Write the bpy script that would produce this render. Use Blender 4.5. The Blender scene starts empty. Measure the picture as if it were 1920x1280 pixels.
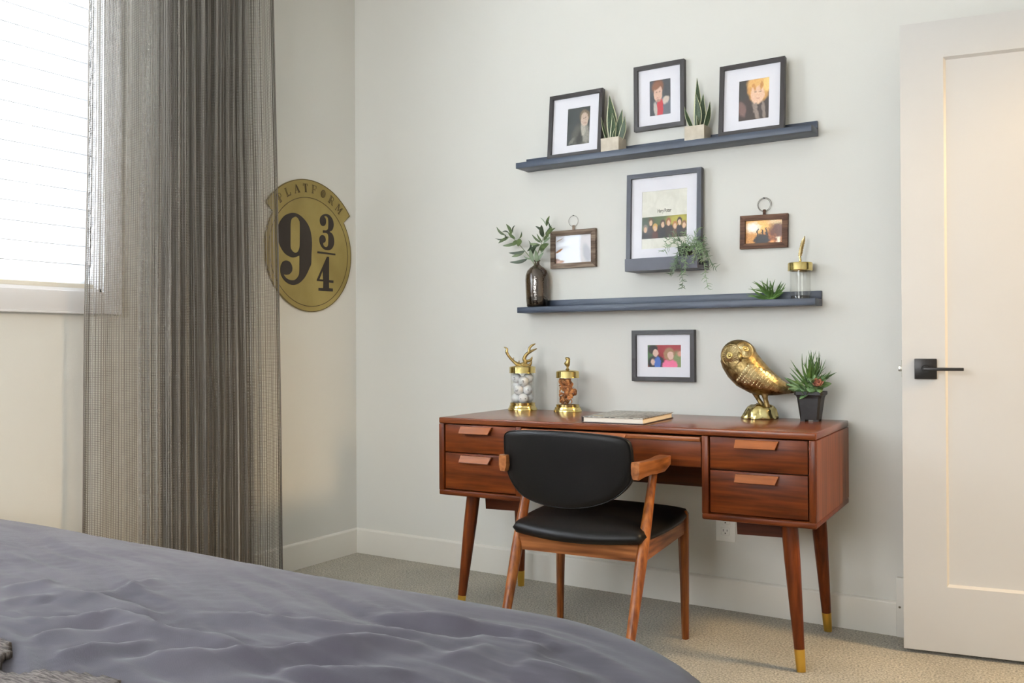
import bpy, bmesh, math, random
from math import sin, cos, pi, radians as rad
from mathutils import Vector, Matrix, noise
random.seed(7)
SC = bpy.context.scene
COL = SC.collection

# ------------------------------------------------------------------ camera
cam_d = bpy.data.cameras.new('camera')
cam = bpy.data.objects.new('camera', cam_d)
COL.objects.link(cam)
cam_d.sensor_width = 36.0
cam_d.lens = 1697.4 / 1920 * 36.0
cam_d.clip_start = 0.02
_y, _p, _r = rad(32.1934), rad(.3279), rad(-.2698)
_d = Vector((-sin(_y) * cos(_p), cos(_y) * cos(_p), sin(_p)))
_rt = Vector((cos(_y), sin(_y), 0))
_u = _rt.cross(_d)
_rt2 = _rt * cos(_r) + _u * sin(_r)
_u2 = _u * cos(_r) - _rt * sin(_r)
M = Matrix((_rt2, _u2, -_d)).transposed().to_4x4()
M.translation = Vector((3.0132, -3.3498, 1.0))
cam.matrix_world = M
SC.camera = cam

# ------------------------------------------------------------------ world and lights
world = bpy.data.worlds.new('world')
SC.world = world
world.use_nodes = True
world.node_tree.nodes['Background'].inputs[0].default_value = (0.86, 0.93, 1.0, 1)
world.node_tree.nodes['Background'].inputs[1].default_value = 0.8

def area(name, loc, direction, sx, sy, power, col):
    d = bpy.data.lights.new(name, 'AREA')
    d.shape = 'RECTANGLE'; d.size = sx; d.size_y = sy; d.energy = power; d.color = col
    o = bpy.data.objects.new(name, d); COL.objects.link(o)
    o.location = loc
    o.rotation_euler = Vector(direction).to_track_quat('-Z', 'Y').to_euler()
    return o

# bright daylight standing outside the window, and the warm light of the hall beyond the doorway
area('daylight_outside', (-0.75, -2.4, 1.95), (1, 0, -0.05), 2.6, 1.9, 1350, (0.93, 0.97, 1.0))
area('hall_light', (4.35, -0.24, 2.25), (-1, -0.3, -1.0), 0.5, 0.5, 74, (1.0, 0.70, 0.36))
# added fill light behind the camera, not a known window
area('rear_fill_light', (1.7, -5.0, 1.65), (0, 1, 0), 1.7, 1.4, 96, (0.95, 0.98, 1.0))

SC.view_settings.view_transform = 'Standard'
SC.view_settings.look = 'None'
SC.view_settings.gamma = 1.0
SC.view_settings.use_curve_mapping = False
SC.view_settings.exposure = 0.08
SC.cycles.max_bounces = 12
SC.cycles.diffuse_bounces = 6
SC.cycles.transparent_max_bounces = 48
SC.cycles.sample_clamp_indirect = 6.0
SC.cycles.caustics_reflective = False
SC.cycles.caustics_refractive = False

# ------------------------------------------------------------------ helpers
def lin(c):
    return tuple(((v / 255) / 12.92 if v / 255 <= .04045 else ((v / 255 + .055) / 1.055) ** 2.4) for v in c)

def mat_new(name):
    m = bpy.data.materials.new(name); m.use_nodes = True
    nt = m.node_tree
    return m, nt, nt.nodes['Principled BSDF'], nt.nodes['Material Output']

def plain(name, rgb, rough=.5, metal=0., bump=0., bscale=200., spec=None, coat=0., sub=None):
    m, nt, b, o = mat_new(name)
    b.inputs['Base Color'].default_value = (*lin(rgb), 1)
    b.inputs['Roughness'].default_value = rough
    b.inputs['Metallic'].default_value = metal
    b.inputs['Coat Weight'].default_value = coat
    if spec is not None: b.inputs['Specular IOR Level'].default_value = spec
    if bump:
        tc = nt.nodes.new('ShaderNodeTexCoord'); n = nt.nodes.new('ShaderNodeTexNoise')
        n.inputs['Scale'].default_value = bscale; n.inputs['Detail'].default_value = 3
        bp = nt.nodes.new('ShaderNodeBump'); bp.inputs['Strength'].default_value = bump
        bp.inputs['Distance'].default_value = .002
        nt.links.new(tc.outputs['Object'], n.inputs['Vector'])
        nt.links.new(n.outputs['Fac'], bp.inputs['Height'])
        nt.links.new(bp.outputs['Normal'], b.inputs['Normal'])
    return m

def mottled(name, c1, c2, scale=8., rough=.6, metal=0., bump=.0, stretch=(1, 1, 1), lo=.35, hi=.65, detail=5., dist=.002, spec=None):
    m, nt, b, o = mat_new(name)
    tc = nt.nodes.new('ShaderNodeTexCoord'); mp = nt.nodes.new('ShaderNodeMapping')
    mp.inputs['Scale'].default_value = stretch
    n = nt.nodes.new('ShaderNodeTexNoise'); n.inputs['Scale'].default_value = scale; n.inputs['Detail'].default_value = detail
    r = nt.nodes.new('ShaderNodeValToRGB')
    r.color_ramp.elements[0].position = lo; r.color_ramp.elements[1].position = hi
    r.color_ramp.elements[0].color = (*lin(c1), 1); r.color_ramp.elements[1].color = (*lin(c2), 1)
    nt.links.new(tc.outputs['Object'], mp.inputs[0]); nt.links.new(mp.outputs[0], n.inputs['Vector'])
    nt.links.new(n.outputs['Fac'], r.inputs[0]); nt.links.new(r.outputs[0], b.inputs['Base Color'])
    b.inputs['Roughness'].default_value = rough; b.inputs['Metallic'].default_value = metal
    if spec is not None: b.inputs['Specular IOR Level'].default_value = spec
    if bump:
        bp = nt.nodes.new('ShaderNodeBump'); bp.inputs['Strength'].default_value = bump; bp.inputs['Distance'].default_value = dist
        nt.links.new(n.outputs['Fac'], bp.inputs['Height']); nt.links.new(bp.outputs['Normal'], b.inputs['Normal'])
    return m

def wood(name, cols, axis='X', scale=1., rough=.35, coat=.0, contrast=1., rings=9.):
    """grain running along the given object axis"""
    m, nt, b, o = mat_new(name)
    L = nt.links
    tc = nt.nodes.new('ShaderNodeTexCoord'); mp = nt.nodes.new('ShaderNodeMapping')
    st = {'X': (.35, 5, 5), 'Y': (5, .35, 5), 'Z': (5, 5, .35)}[axis]
    mp.inputs['Scale'].default_value = tuple(v * scale for v in st)
    oi = nt.nodes.new('ShaderNodeObjectInfo')
    ad = nt.nodes.new('ShaderNodeVectorMath'); ad.operation = 'ADD'
    sc = nt.nodes.new('ShaderNodeVectorMath'); sc.operation = 'SCALE'; sc.inputs['Scale'].default_value = 13.
    cx = nt.nodes.new('ShaderNodeCombineXYZ')
    L.new(oi.outputs['Random'], cx.inputs[0]); L.new(oi.outputs['Random'], cx.inputs[1]); L.new(oi.outputs['Random'], cx.inputs[2])
    L.new(cx.outputs[0], sc.inputs[0])
    L.new(tc.outputs['Object'], mp.inputs[0]); L.new(mp.outputs[0], ad.inputs[0]); L.new(sc.outputs[0], ad.inputs[1])
    big = nt.nodes.new('ShaderNodeTexNoise'); big.inputs['Scale'].default_value = 1.1; big.inputs['Detail'].default_value = 2
    big.inputs['Distortion'].default_value = .6
    L.new(ad.outputs[0], big.inputs['Vector'])
    mul = nt.nodes.new('ShaderNodeMath'); mul.operation = 'MULTIPLY'; mul.inputs[1].default_value = rings
    fr = nt.nodes.new('ShaderNodeMath'); fr.operation = 'PINGPONG'; fr.inputs[1].default_value = 1.
    L.new(big.outputs['Fac'], mul.inputs[0]); L.new(mul.outputs[0], fr.inputs[0])
    fine = nt.nodes.new('ShaderNodeTexNoise'); fine.inputs['Scale'].default_value = 14; fine.inputs['Detail'].default_value = 6
    L.new(ad.outputs[0], fine.inputs['Vector'])
    mx = nt.nodes.new('ShaderNodeMath'); mx.operation = 'MULTIPLY_ADD'; mx.inputs[1].default_value = .42 * contrast
    hf = nt.nodes.new('ShaderNodeMath'); hf.operation = 'MULTIPLY_ADD'; hf.inputs[1].default_value = 1.1; hf.inputs[2].default_value = -.25
    L.new(fine.outputs['Fac'], hf.inputs[0])
    L.new(fr.outputs[0], mx.inputs[0]); L.new(hf.outputs[0], mx.inputs[2])
    r = nt.nodes.new('ShaderNodeValToRGB')
    el = r.color_ramp.elements
    el[0].position = .1; el[1].position = .85
    el[0].color = (*lin(cols[0]), 1); el[1].color = (*lin(cols[2]), 1)
    e = el.new(.45); e.color = (*lin(cols[1]), 1)
    L.new(mx.outputs[0], r.inputs[0]); L.new(r.outputs[0], b.inputs['Base Color'])
    b.inputs['Roughness'].default_value = rough; b.inputs['Coat Weight'].default_value = coat; b.inputs['Specular IOR Level'].default_value = .16
    b.inputs['Coat Roughness'].default_value = .18
    bp = nt.nodes.new('ShaderNodeBump'); bp.inputs['Strength'].default_value = .08; bp.inputs['Distance'].default_value = .001
    L.new(fine.outputs['Fac'], bp.inputs['Height']); L.new(bp.outputs['Normal'], b.inputs['Normal'])
    return m

def glass(name, tint=(255, 255, 255), ior=1.45, rough=0., amount=1.):
    """thin clear pane: transparent with a fresnel reflection"""
    m = bpy.data.materials.new(name); m.use_nodes = True
    nt = m.node_tree; nt.nodes.clear()
    out = nt.nodes.new('ShaderNodeOutputMaterial')
    t = nt.nodes.new('ShaderNodeBsdfTransparent'); t.inputs[0].default_value = (*lin(tint), 1)
    g = nt.nodes.new('ShaderNodeBsdfGlossy'); g.inputs['Roughness'].default_value = rough
    f = nt.nodes.new('ShaderNodeLayerWeight'); f.inputs[0].default_value = .5
    pw = nt.nodes.new('ShaderNodeMath'); pw.operation = 'POWER'; pw.inputs[1].default_value = 4.
    mm = nt.nodes.new('ShaderNodeMath'); mm.operation = 'MULTIPLY_ADD'; mm.inputs[1].default_value = .75 * amount
    mm.inputs[2].default_value = ((ior - 1) / (ior + 1)) ** 2 * amount
    x = nt.nodes.new('ShaderNodeMixShader')
    nt.links.new(f.outputs['Facing'], pw.inputs[0]); nt.links.new(pw.outputs[0], mm.inputs[0]); nt.links.new(mm.outputs[0], x.inputs[0])
    nt.links.new(t.outputs[0], x.inputs[1]); nt.links.new(g.outputs[0], x.inputs[2])
    nt.links.new(x.outputs[0], out.inputs[0])
    return m

def print_mat(name, bg, blobs, rough=.4, bgnoise=None, edge=.06, noisy=.0):
    """a printed picture made of soft coloured shapes in the sheet's own UV space"""
    m, nt, b, o = mat_new(name); L = nt.links
    uv = nt.nodes.new('ShaderNodeUVMap')
    src = uv.outputs[0]
    wn = nt.nodes.new('ShaderNodeTexNoise'); wn.inputs['Scale'].default_value = 9; wn.inputs['Detail'].default_value = 4
    L.new(uv.outputs[0], wn.inputs['Vector'])
    s1 = nt.nodes.new('ShaderNodeVectorMath'); s1.operation = 'SUBTRACT'; s1.inputs[1].default_value = (.5, .5, .5)
    s2 = nt.nodes.new('ShaderNodeVectorMath'); s2.operation = 'SCALE'; s2.inputs['Scale'].default_value = edge
    s3 = nt.nodes.new('ShaderNodeVectorMath'); s3.operation = 'ADD'
    L.new(wn.outputs['Color'], s1.inputs[0]); L.new(s1.outputs[0], s2.inputs[0]); L.new(uv.outputs[0], s3.inputs[0]); L.new(s2.outputs[0], s3.inputs[1])
    src = s3.outputs[0]
    rgb = nt.nodes.new('ShaderNodeRGB'); rgb.outputs[0].default_value = (*lin(bg), 1)
    cur = rgb.outputs[0]
    if bgnoise:
        n = nt.nodes.new('ShaderNodeTexNoise'); n.inputs['Scale'].default_value = bgnoise[1]; n.inputs['Detail'].default_value = 5
        n.inputs['Distortion'].default_value = 1.
        L.new(uv.outputs[0], n.inputs['Vector'])
        r = nt.nodes.new('ShaderNodeValToRGB')
        r.color_ramp.elements[0].position = .38; r.color_ramp.elements[1].position = .62
        r.color_ramp.elements[0].color = (*lin(bg), 1); r.color_ramp.elements[1].color = (*lin(bgnoise[0]), 1)
        L.new(n.outputs['Fac'], r.inputs[0]); cur = r.outputs[0]
    for (cx, cy, rx, ry, rot, col, soft) in blobs:
        mp = nt.nodes.new('ShaderNodeMapping'); mp.vector_type = 'TEXTURE'
        mp.inputs['Location'].default_value = (cx, cy, 0); mp.inputs['Rotation'].default_value = (0, 0, rad(rot))
        mp.inputs['Scale'].default_value = (rx, ry, 1)
        L.new(src, mp.inputs[0])
        fl = nt.nodes.new('ShaderNodeVectorMath'); fl.operation = 'MULTIPLY'; fl.inputs[1].default_value = (1, 1, 0)
        ln = nt.nodes.new('ShaderNodeVectorMath'); ln.operation = 'LENGTH'
        L.new(mp.outputs[0], fl.inputs[0]); L.new(fl.outputs[0], ln.inputs[0])
        mr = nt.nodes.new('ShaderNodeMapRange'); mr.interpolation_type = 'SMOOTHSTEP'
        mr.inputs['From Min'].default_value = 1 + soft; mr.inputs['From Max'].default_value = 1 - soft
        L.new(ln.outputs['Value'], mr.inputs['Value'])
        mx = nt.nodes.new('ShaderNodeMix'); mx.data_type = 'RGBA'
        L.new(mr.outputs[0], mx.inputs[0]); L.new(cur, mx.inputs[6]); mx.inputs[7].default_value = (*lin(col), 1)
        cur = mx.outputs[2]
    if noisy:
        n = nt.nodes.new('ShaderNodeTexNoise'); n.inputs['Scale'].default_value = 24; n.inputs['Detail'].default_value = 6
        L.new(uv.outputs[0], n.inputs['Vector'])
        mx = nt.nodes.new('ShaderNodeMix'); mx.data_type = 'RGBA'; mx.blend_type = 'OVERLAY'; mx.inputs[0].default_value = noisy
        L.new(cur, mx.inputs[6]); L.new(n.outputs['Color'], mx.inputs[7]); cur = mx.outputs[2]
        hs = nt.nodes.new('ShaderNodeSeparateColor'); L.new(n.outputs['Color'], hs.inputs[0])
        cb = nt.nodes.new('ShaderNodeCombineColor')
        for i in range(3): L.new(hs.outputs[0], cb.inputs[i])
        L.new(cb.outputs[0], mx.inputs[7])
    L.new(cur, b.inputs['Base Color'])
    b.inputs['Roughness'].default_value = rough
    return m

def link_mesh(name, me, mat=None, parent=None, loc=None, rot=None, smooth=False):
    o = bpy.data.objects.new(name, me); COL.objects.link(o)
    if mat is not None: me.materials.append(mat)
    if parent is not None: o.parent = parent
    if loc is not None: o.location = loc
    if rot is not None: o.rotation_euler = rot
    if smooth:
        for p in me.polygons: p.use_smooth = True
    return o

def from_bm(name, bm, mat, parent=None, loc=None, rot=None, smooth=False):
    me = bpy.data.meshes.new(name)
    bmesh.ops.recalc_face_normals(bm, faces=bm.faces)
    bm.to_mesh(me); bm.free()
    return link_mesh(name, me, mat, parent, loc, rot, smooth)

def auto(o, ang=40):
    me = o.data
    for p in me.polygons: p.use_smooth = True
    me.set_sharp_from_angle(angle=rad(ang))
    return o

def from_py(name, v, f, mat, parent=None, loc=None, rot=None, smooth=False, fix=True):
    me = bpy.data.meshes.new(name); me.from_pydata([tuple(a) for a in v], [], f)
    if fix:
        bm = bmesh.new(); bm.from_mesh(me); bmesh.ops.recalc_face_normals(bm, faces=bm.faces); bm.to_mesh(me); bm.free()
    return link_mesh(name, me, mat, parent, loc, rot, smooth)

def empty(name, loc=(0, 0, 0), rz=0., rot=None):
    o = bpy.data.objects.new(name, None); COL.objects.link(o)
    o.location = loc; o.rotation_euler = rot if rot is not None else (0, 0, rz)
    o.empty_display_size = .05
    return o

def tag(o, label, cat, group=None, kind=None):
    o['label'] = label; o['category'] = cat
    if group: o['group'] = group
    if kind: o['kind'] = kind
    return o

def structure(o, label=None):
    o['kind'] = 'structure'
    if label: o['label'] = label
    return o

def bm_box(bm, x0, x1, y0, y1, z0, z1, bev=0., seg=2):
    r = bmesh.ops.create_cube(bm, size=1.)
    vs = r['verts']
    for v in vs:
        v.co = Vector((x0 + (v.co.x + .5) * (x1 - x0), y0 + (v.co.y + .5) * (y1 - y0), z0 + (v.co.z + .5) * (z1 - z0)))
    if bev:
        es = list({e for v in vs for e in v.link_edges})
        bmesh.ops.bevel(bm, geom=es, offset=bev, segments=seg, affect='EDGES', profile=.5)

def box(name, x0, x1, y0, y1, z0, z1, mat, parent=None, bev=0., seg=2, loc=None, rot=None):
    bm = bmesh.new(); bm_box(bm, x0, x1, y0, y1, z0, z1, bev, seg)
    o = from_bm(name, bm, mat, parent, loc, rot)
    if bev: auto(o, 35)
    return o

def bm_loft(bm, secs, cap=True, close=True):
    rows = [[bm.verts.new(p) for p in s] for s in secs]
    n = len(secs[0])
    for a, b in zip(rows, rows[1:]):
        for i in range(n if close else n - 1):
            j = (i + 1) % n
            bm.faces.new((a[i], a[j], b[j], b[i]))
    if cap:
        bm.faces.new(rows[0]); bm.faces.new(rows[-1])

def bm_tube(bm, pts, rads, n=8, cap=True, flat=1.):
    pts = [Vector(p) for p in pts]
    if not hasattr(rads, '__len__'): rads = [rads] * len(pts)
    t0 = (pts[1] - pts[0]).normalized()
    ref = Vector((0, 0, 1)) if abs(t0.z) < .9 else Vector((1, 0, 0))
    nx = t0.cross(ref).normalized()
    secs = []
    for i, p in enumerate(pts):
        t = (pts[min(i + 1, len(pts) - 1)] - pts[max(i - 1, 0)]).normalized()
        nx = (nx - t * nx.dot(t)).normalized(); ny = t.cross(nx)
        secs.append([p + (nx * cos(2 * pi * k / n) + ny * sin(2 * pi * k / n) * flat) * rads[i] for k in range(n)])
    bm_loft(bm, secs, cap)

def tube(name, pts, rads, mat, parent=None, n=8, loc=None, rot=None, flat=1.):
    bm = bmesh.new(); bm_tube(bm, pts, rads, n, True, flat)
    return auto(from_bm(name, bm, mat, parent, loc, rot), 50)

def bm_lathe(bm, prof, n=32, c=(0, 0, 0)):
    """prof: (r, z) pairs; r=0 closes to a point"""
    rows = []
    for r, z in prof:
        if r < 1e-6: rows.append([bm.verts.new((c[0], c[1], c[2] + z))])
        else: rows.append([bm.verts.new((c[0] + r * cos(2 * pi * k / n), c[1] + r * sin(2 * pi * k / n), c[2] + z)) for k in range(n)])
    for a, b in zip(rows, rows[1:]):
        if len(a) == 1 and len(b) == 1: continue
        for i in range(n):
            j = (i + 1) % n
            if len(a) == 1: bm.faces.new((a[0], b[j], b[i]))
            elif len(b) == 1: bm.faces.new((a[i], a[j], b[0]))
            else: bm.faces.new((a[i], a[j], b[j], b[i]))

def lathe(name, prof, mat, parent=None, n=32, loc=None, rot=None, ang=45):
    bm = bmesh.new(); bm_lathe(bm, prof, n)
    return auto(from_bm(name, bm, mat, parent, loc, rot), ang)

def catmull(P, k=5, closed=False):
    P = [Vector(p) for p in P]; out = []; n = len(P)
    rng = range(n) if closed else range(n - 1)
    for i in rng:
        if closed: a, b, c, d = P[(i - 1) % n], P[i], P[(i + 1) % n], P[(i + 2) % n]
        else: a, b, c, d = P[max(i - 1, 0)], P[i], P[i + 1], P[min(i + 2, n - 1)]
        for j in range(k):
            t = j / k
            out.append(.5 * ((2 * b) + (c - a) * t + (2 * a - 5 * b + 4 * c - d) * t * t + (3 * b - a - 3 * c + d) * t ** 3))
    if not closed: out.append(P[-1])
    return out

def filled(name, loops, mat, parent, to3, depth, loc=None, rot=None):
    """a flat shape with holes, filled and given thickness; to3 maps (a, b, d) to 3D"""
    cu = bpy.data.curves.new(name, 'CURVE'); cu.dimensions = '2D'; cu.fill_mode = 'BOTH'
    cu.extrude = depth / 2
    for lp in loops:
        s = cu.splines.new('POLY'); s.points.add(len(lp) - 1); s.use_cyclic_u = True
        for q, p in zip(s.points, lp): q.co = (p[0], p[1], 0, 1)
    ob = bpy.data.objects.new('t', cu); COL.objects.link(ob)
    me = bpy.data.meshes.new_from_object(ob.evaluated_get(bpy.context.evaluated_depsgraph_get()))
    COL.objects.unlink(ob); bpy.data.objects.remove(ob)
    for v in me.vertices: v.co = to3(v.co.x, v.co.y, v.co.z + depth / 2)
    me.name = name
    me.materials.clear()
    bm = bmesh.new(); bm.from_mesh(me); bmesh.ops.recalc_face_normals(bm, faces=bm.faces); bm.to_mesh(me); bm.free()
    return link_mesh(name, me, mat, parent, loc, rot)

def uv_plane(name, w, h, mat, parent, y, x0=None, z0=0., thick=.0006):
    """a thin printed sheet facing -Y with UVs over its face"""
    if x0 is None: x0 = -w / 2
    v = [(x0, y, z0), (x0 + w, y, z0), (x0 + w, y, z0 + h), (x0, y, z0 + h),
         (x0, y + thick, z0), (x0 + w, y + thick, z0), (x0 + w, y + thick, z0 + h), (x0, y + thick, z0 + h)]
    f = [(0, 1, 2, 3), (5, 4, 7, 6), (4, 0, 3, 7), (1, 5, 6, 2), (3, 2, 6, 7), (4, 5, 1, 0)]
    me = bpy.data.meshes.new(name); me.from_pydata(v, [], f)
    uv = me.uv_layers.new(name='UVMap')
    for li, lp in enumerate(me.loops):
        c = me.vertices[lp.vertex_index].co
        uv.data[li].uv = ((c.x - x0) / w, (c.z - z0) / h)
    return link_mesh(name, me, mat, parent)

# ------------------------------------------------------------------ materials
m_wall = plain('wall_paint', (216, 214, 207), .75, bump=.12, bscale=260)
m_ceiling = plain('ceiling_paint', (235, 233, 228), .85, bump=.2, bscale=120)
m_trim = plain('trim_paint', (226, 222, 213), .38)
m_door = plain('door_paint', (203, 200, 196), .42)
m_outside = plain('casing_paint', (226, 225, 226), .4)
m_black_metal = plain('black_metal', (34, 30, 28), .35, .3)
m_nickel = plain('nickel', (190, 186, 176), .25, 1.)
m_brass = mottled('brass', (198, 176, 110), (216, 196, 134), 30, .2, 1., 0)
m_ferrule = plain('ferrule_brass', (226, 182, 84), .28, 1.)
m_brass_dark = mottled('antique_brass', (138, 116, 70), (176, 154, 104), 60, .36, 1., .3)
m_plate = plain('outlet_plastic', (238, 236, 230), .3)
m_dark = plain('dark_slot', (20, 18, 16), .6)
m_shelf = mottled('slate_blue_paint', (50, 57, 71), (64, 72, 87), 14, .42, 0, .1, (.3, 4, 4))
m_frame = plain('charcoal_frame', (43, 37, 36), .42, bump=.1, bscale=90)
m_frame2 = plain('slate_frame', (56, 57, 66), .42, bump=.1, bscale=90)
m_mat = plain('mat_board', (232, 230, 236), .8)
m_glass = glass('frame_glass', (255, 255, 255), 1.4, .0, .35)
m_clear = glass('clear_glass', (253, 253, 252), 1.45, .0, .7)
m_win = glass('window_glass', (250, 253, 255), 1.45)
m_leather = plain('black_leather', (15, 13, 12), .42, bump=.12, bscale=420, spec=.24)
m_gold = mottled('gold_leaf', (160, 138, 92), (212, 194, 150), 40, .38, 1., .5, lo=.3, hi=.7, dist=.002)
m_gold_dark = mottled('deep_gold', (112, 92, 56), (172, 148, 100), 60, .42, 1., .8, lo=.35, hi=.65, dist=.003)  # darker gold for the owl's body under the lighter feather scales
m_concrete = mottled('pot_concrete', (206, 196, 180), (190, 179, 161), 40, .85, 0, .2)
m_black_pot = mottled('black_plastic', (26, 24, 24), (36, 34, 34), 60, .55, 0, .2)
m_soil = mottled('soil', (48, 36, 26), (74, 58, 42), 90, .95, 0, .6)
DESK = ((60, 23, 6), (92, 40, 12), (118, 58, 20))
CHAIR = ((82, 44, 22), (120, 70, 36), (152, 96, 54))
m_desk_x = wood('walnut_long', DESK, 'X', 1.3, .38, .04, .5)
m_desk_z = wood('walnut_upright', DESK, 'Z', 1.3, .36, .08, .5)
m_desk_top = wood('walnut_top', ((82, 38, 16), (108, 54, 26), (126, 68, 34)), 'X', .9, .26, .3, .4)
m_desk_side = wood('walnut_side', ((80, 38, 12), (112, 58, 22), (140, 78, 32)), 'Z', .8, .38, .08, .6)
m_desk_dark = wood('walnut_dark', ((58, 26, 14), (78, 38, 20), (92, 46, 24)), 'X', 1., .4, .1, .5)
m_desk_pull = wood('walnut_pull', ((112, 58, 26), (134, 76, 38), (150, 90, 48)), 'X', 1.5, .36, .2, .5)
m_ch_x = wood('chair_wood_long', CHAIR, 'X', 1.5, .4, .15, 1.1, 14)
m_ch_y = wood('chair_wood_side', CHAIR, 'Y', 1.5, .4, .15, 1.1, 14)
m_ch_z = wood('chair_wood_leg', ((80, 38, 14), (120, 64, 26), (156, 92, 40)), 'Z', 1.5, .34, .3, 1.1, 12)
m_rustic = wood('rustic_wood', ((62, 50, 44), (104, 88, 76), (140, 124, 108)), 'X', 3, .8, 0, 1.2)
m_rustic2 = wood('rustic_brown_wood', ((50, 34, 28), (84, 60, 48), (112, 84, 66)), 'X', 3, .7, 0, 1.)

# ------------------------------------------------------------------ the room
RX, RY, RZ = 3.40, -4.30, 2.72        # right wall, rear wall, ceiling
BH = .1187
# carpet
def carpet():
    m, nt, b, o = mat_new('carpet'); L = nt.links
    tc = nt.nodes.new('ShaderNodeTexCoord')
    n1 = nt.nodes.new('ShaderNodeTexNoise'); n1.inputs['Scale'].default_value = 150; n1.inputs['Detail'].default_value = 6; n1.inputs['Roughness'].default_value = .7
    v1 = nt.nodes.new('ShaderNodeTexVoronoi'); v1.inputs['Scale'].default_value = 95
    n2 = nt.nodes.new('ShaderNodeTexNoise'); n2.inputs['Scale'].default_value = 3.5; n2.inputs['Detail'].default_value = 4
    for n in (n1, v1, n2): L.new(tc.outputs['Object'], n.inputs['Vector'])
    r = nt.nodes.new('ShaderNodeValToRGB')
    r.color_ramp.elements[0].position = .34; r.color_ramp.elements[1].position = .66
    r.color_ramp.elements[0].color = (*lin((96, 90, 76)), 1); r.color_ramp.elements[1].color = (*lin((222, 213, 192)), 1)
    L.new(n1.outputs['Fac'], r.inputs[0])
    mx = nt.nodes.new('ShaderNodeMix'); mx.data_type = 'RGBA'; mx.blend_type = 'MULTIPLY'; mx.inputs[0].default_value = .45
    r2 = nt.nodes.new('ShaderNodeValToRGB'); r2.color_ramp.elements[0].position = .35; r2.color_ramp.elements[1].position = .65
    r2.color_ramp.elements[0].color = (.62, .62, .62, 1); r2.color_ramp.elements[1].color = (1, 1, 1, 1)
    L.new(n2.outputs['Fac'], r2.inputs[0]); L.new(r.outputs[0], mx.inputs[6]); L.new(r2.outputs[0], mx.inputs[7])
    L.new(mx.outputs[2], b.inputs['Base Color'])
    ad = nt.nodes.new('ShaderNodeMath'); ad.operation = 'SUBTRACT'
    L.new(n1.outputs['Fac'], ad.inputs[0]); L.new(v1.outputs['Distance'], ad.inputs[1])
    bp = nt.nodes.new('ShaderNodeBump'); bp.inputs['Strength'].default_value = .9; bp.inputs['Distance'].default_value = .006
    L.new(n1.outputs['Fac'], bp.inputs['Height']); L.new(bp.outputs['Normal'], b.inputs['Normal'])
    b.inputs['Roughness'].default_value = .95; b.inputs['Specular IOR Level'].default_value = .1
    b.inputs['Sheen Weight'].default_value = .3
    return m
structure(box('floor', -.14, RX + 2.2, RY - .2, .14, -.12, 0, carpet()), 'greige cut-pile carpet')
structure(box('wall_back', -.14, RX + .14, 0, .14, 0, RZ, m_wall))
structure(box('ceiling', -.14, RX + 2.2, RY - .2, .14, RZ, RZ + .1, m_ceiling))
# left wall with the window opening
WY0, WY1, WZ0, WZ1 = -3.75, -1.362, 1.203, 2.42
bm = bmesh.new()
bm_box(bm, -.14, 0, RY, 0, 0, WZ0); bm_box(bm, -.14, 0, RY, 0, WZ1, RZ)
bm_box(bm, -.14, 0, WY1, 0, WZ0, WZ1); bm_box(bm, -.14, 0, RY, WY0, WZ0, WZ1)
structure(from_bm('wall_left', bm, m_wall))
# right wall with the doorway to the hall
bm = bmesh.new()
bm_box(bm, RX, RX + .12, RY, -.98, 0, RZ); bm_box(bm, RX, RX + .12, -.12, 0, 0, RZ); bm_box(bm, RX, RX + .12, -.98, -.12, 2.06, RZ)
structure(from_bm('wall_right', bm, m_wall))
# the hall beyond: its far wall
structure(box('wall_hall', RX + 2.0, RX + 2.1, RY, .14, 0, RZ, m_wall))
# rear wall with an opening added to let the fill light in
bm = bmesh.new()
bm_box(bm, 0, RX, RY - .14, RY, 0, .9); bm_box(bm, 0, RX, RY - .14, RY, 2.35, RZ)
bm_box(bm, 0, .85, RY - .14, RY, .9, 2.35); bm_box(bm, 2.55, RX, RY - .14, RY, 1.0, 2.35)
structure(from_bm('wall_rear', bm, m_wall))

def baseboard(name, p0, p1, n):
    """p0-p1 along the wall, n = unit normal into the room"""
    prof = [(0, 0), (.014, 0), (.014, BH - .008), (.012, BH - .004), (.006, BH), (0, BH)]
    secs = [[(p[0] + n[0] * a, p[1] + n[1] * a, z) for a, z in prof] for p in (p0, p1)]
    bm = bmesh.new(); bm_loft(bm, secs)
    return structure(from_bm(name, bm, m_trim))
baseboard('baseboard_back', (0, 0), (2.467, 0), (0, -1))
baseboard('baseboard_left', (0, 0), (0, RY), (1, 0))
baseboard('baseboard_right', (RX, -.98), (RX, RY), (-1, 0))
# taller plinth beside the baseboard, half behind the door
pl = structure(box('trim_1', 2.468, 2.66, -.02, 0, 0, .2035, m_trim, bev=.002), 'white plinth board with a screw beside the baseboard end')
lathe('screw', [(0, .002), (.003, .0015), (.004, 0)], plain('screw_head', (120, 112, 98), .4, .8), pl, 12, (2.479, -.0205, .103), (rad(90), 0, 0))

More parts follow.
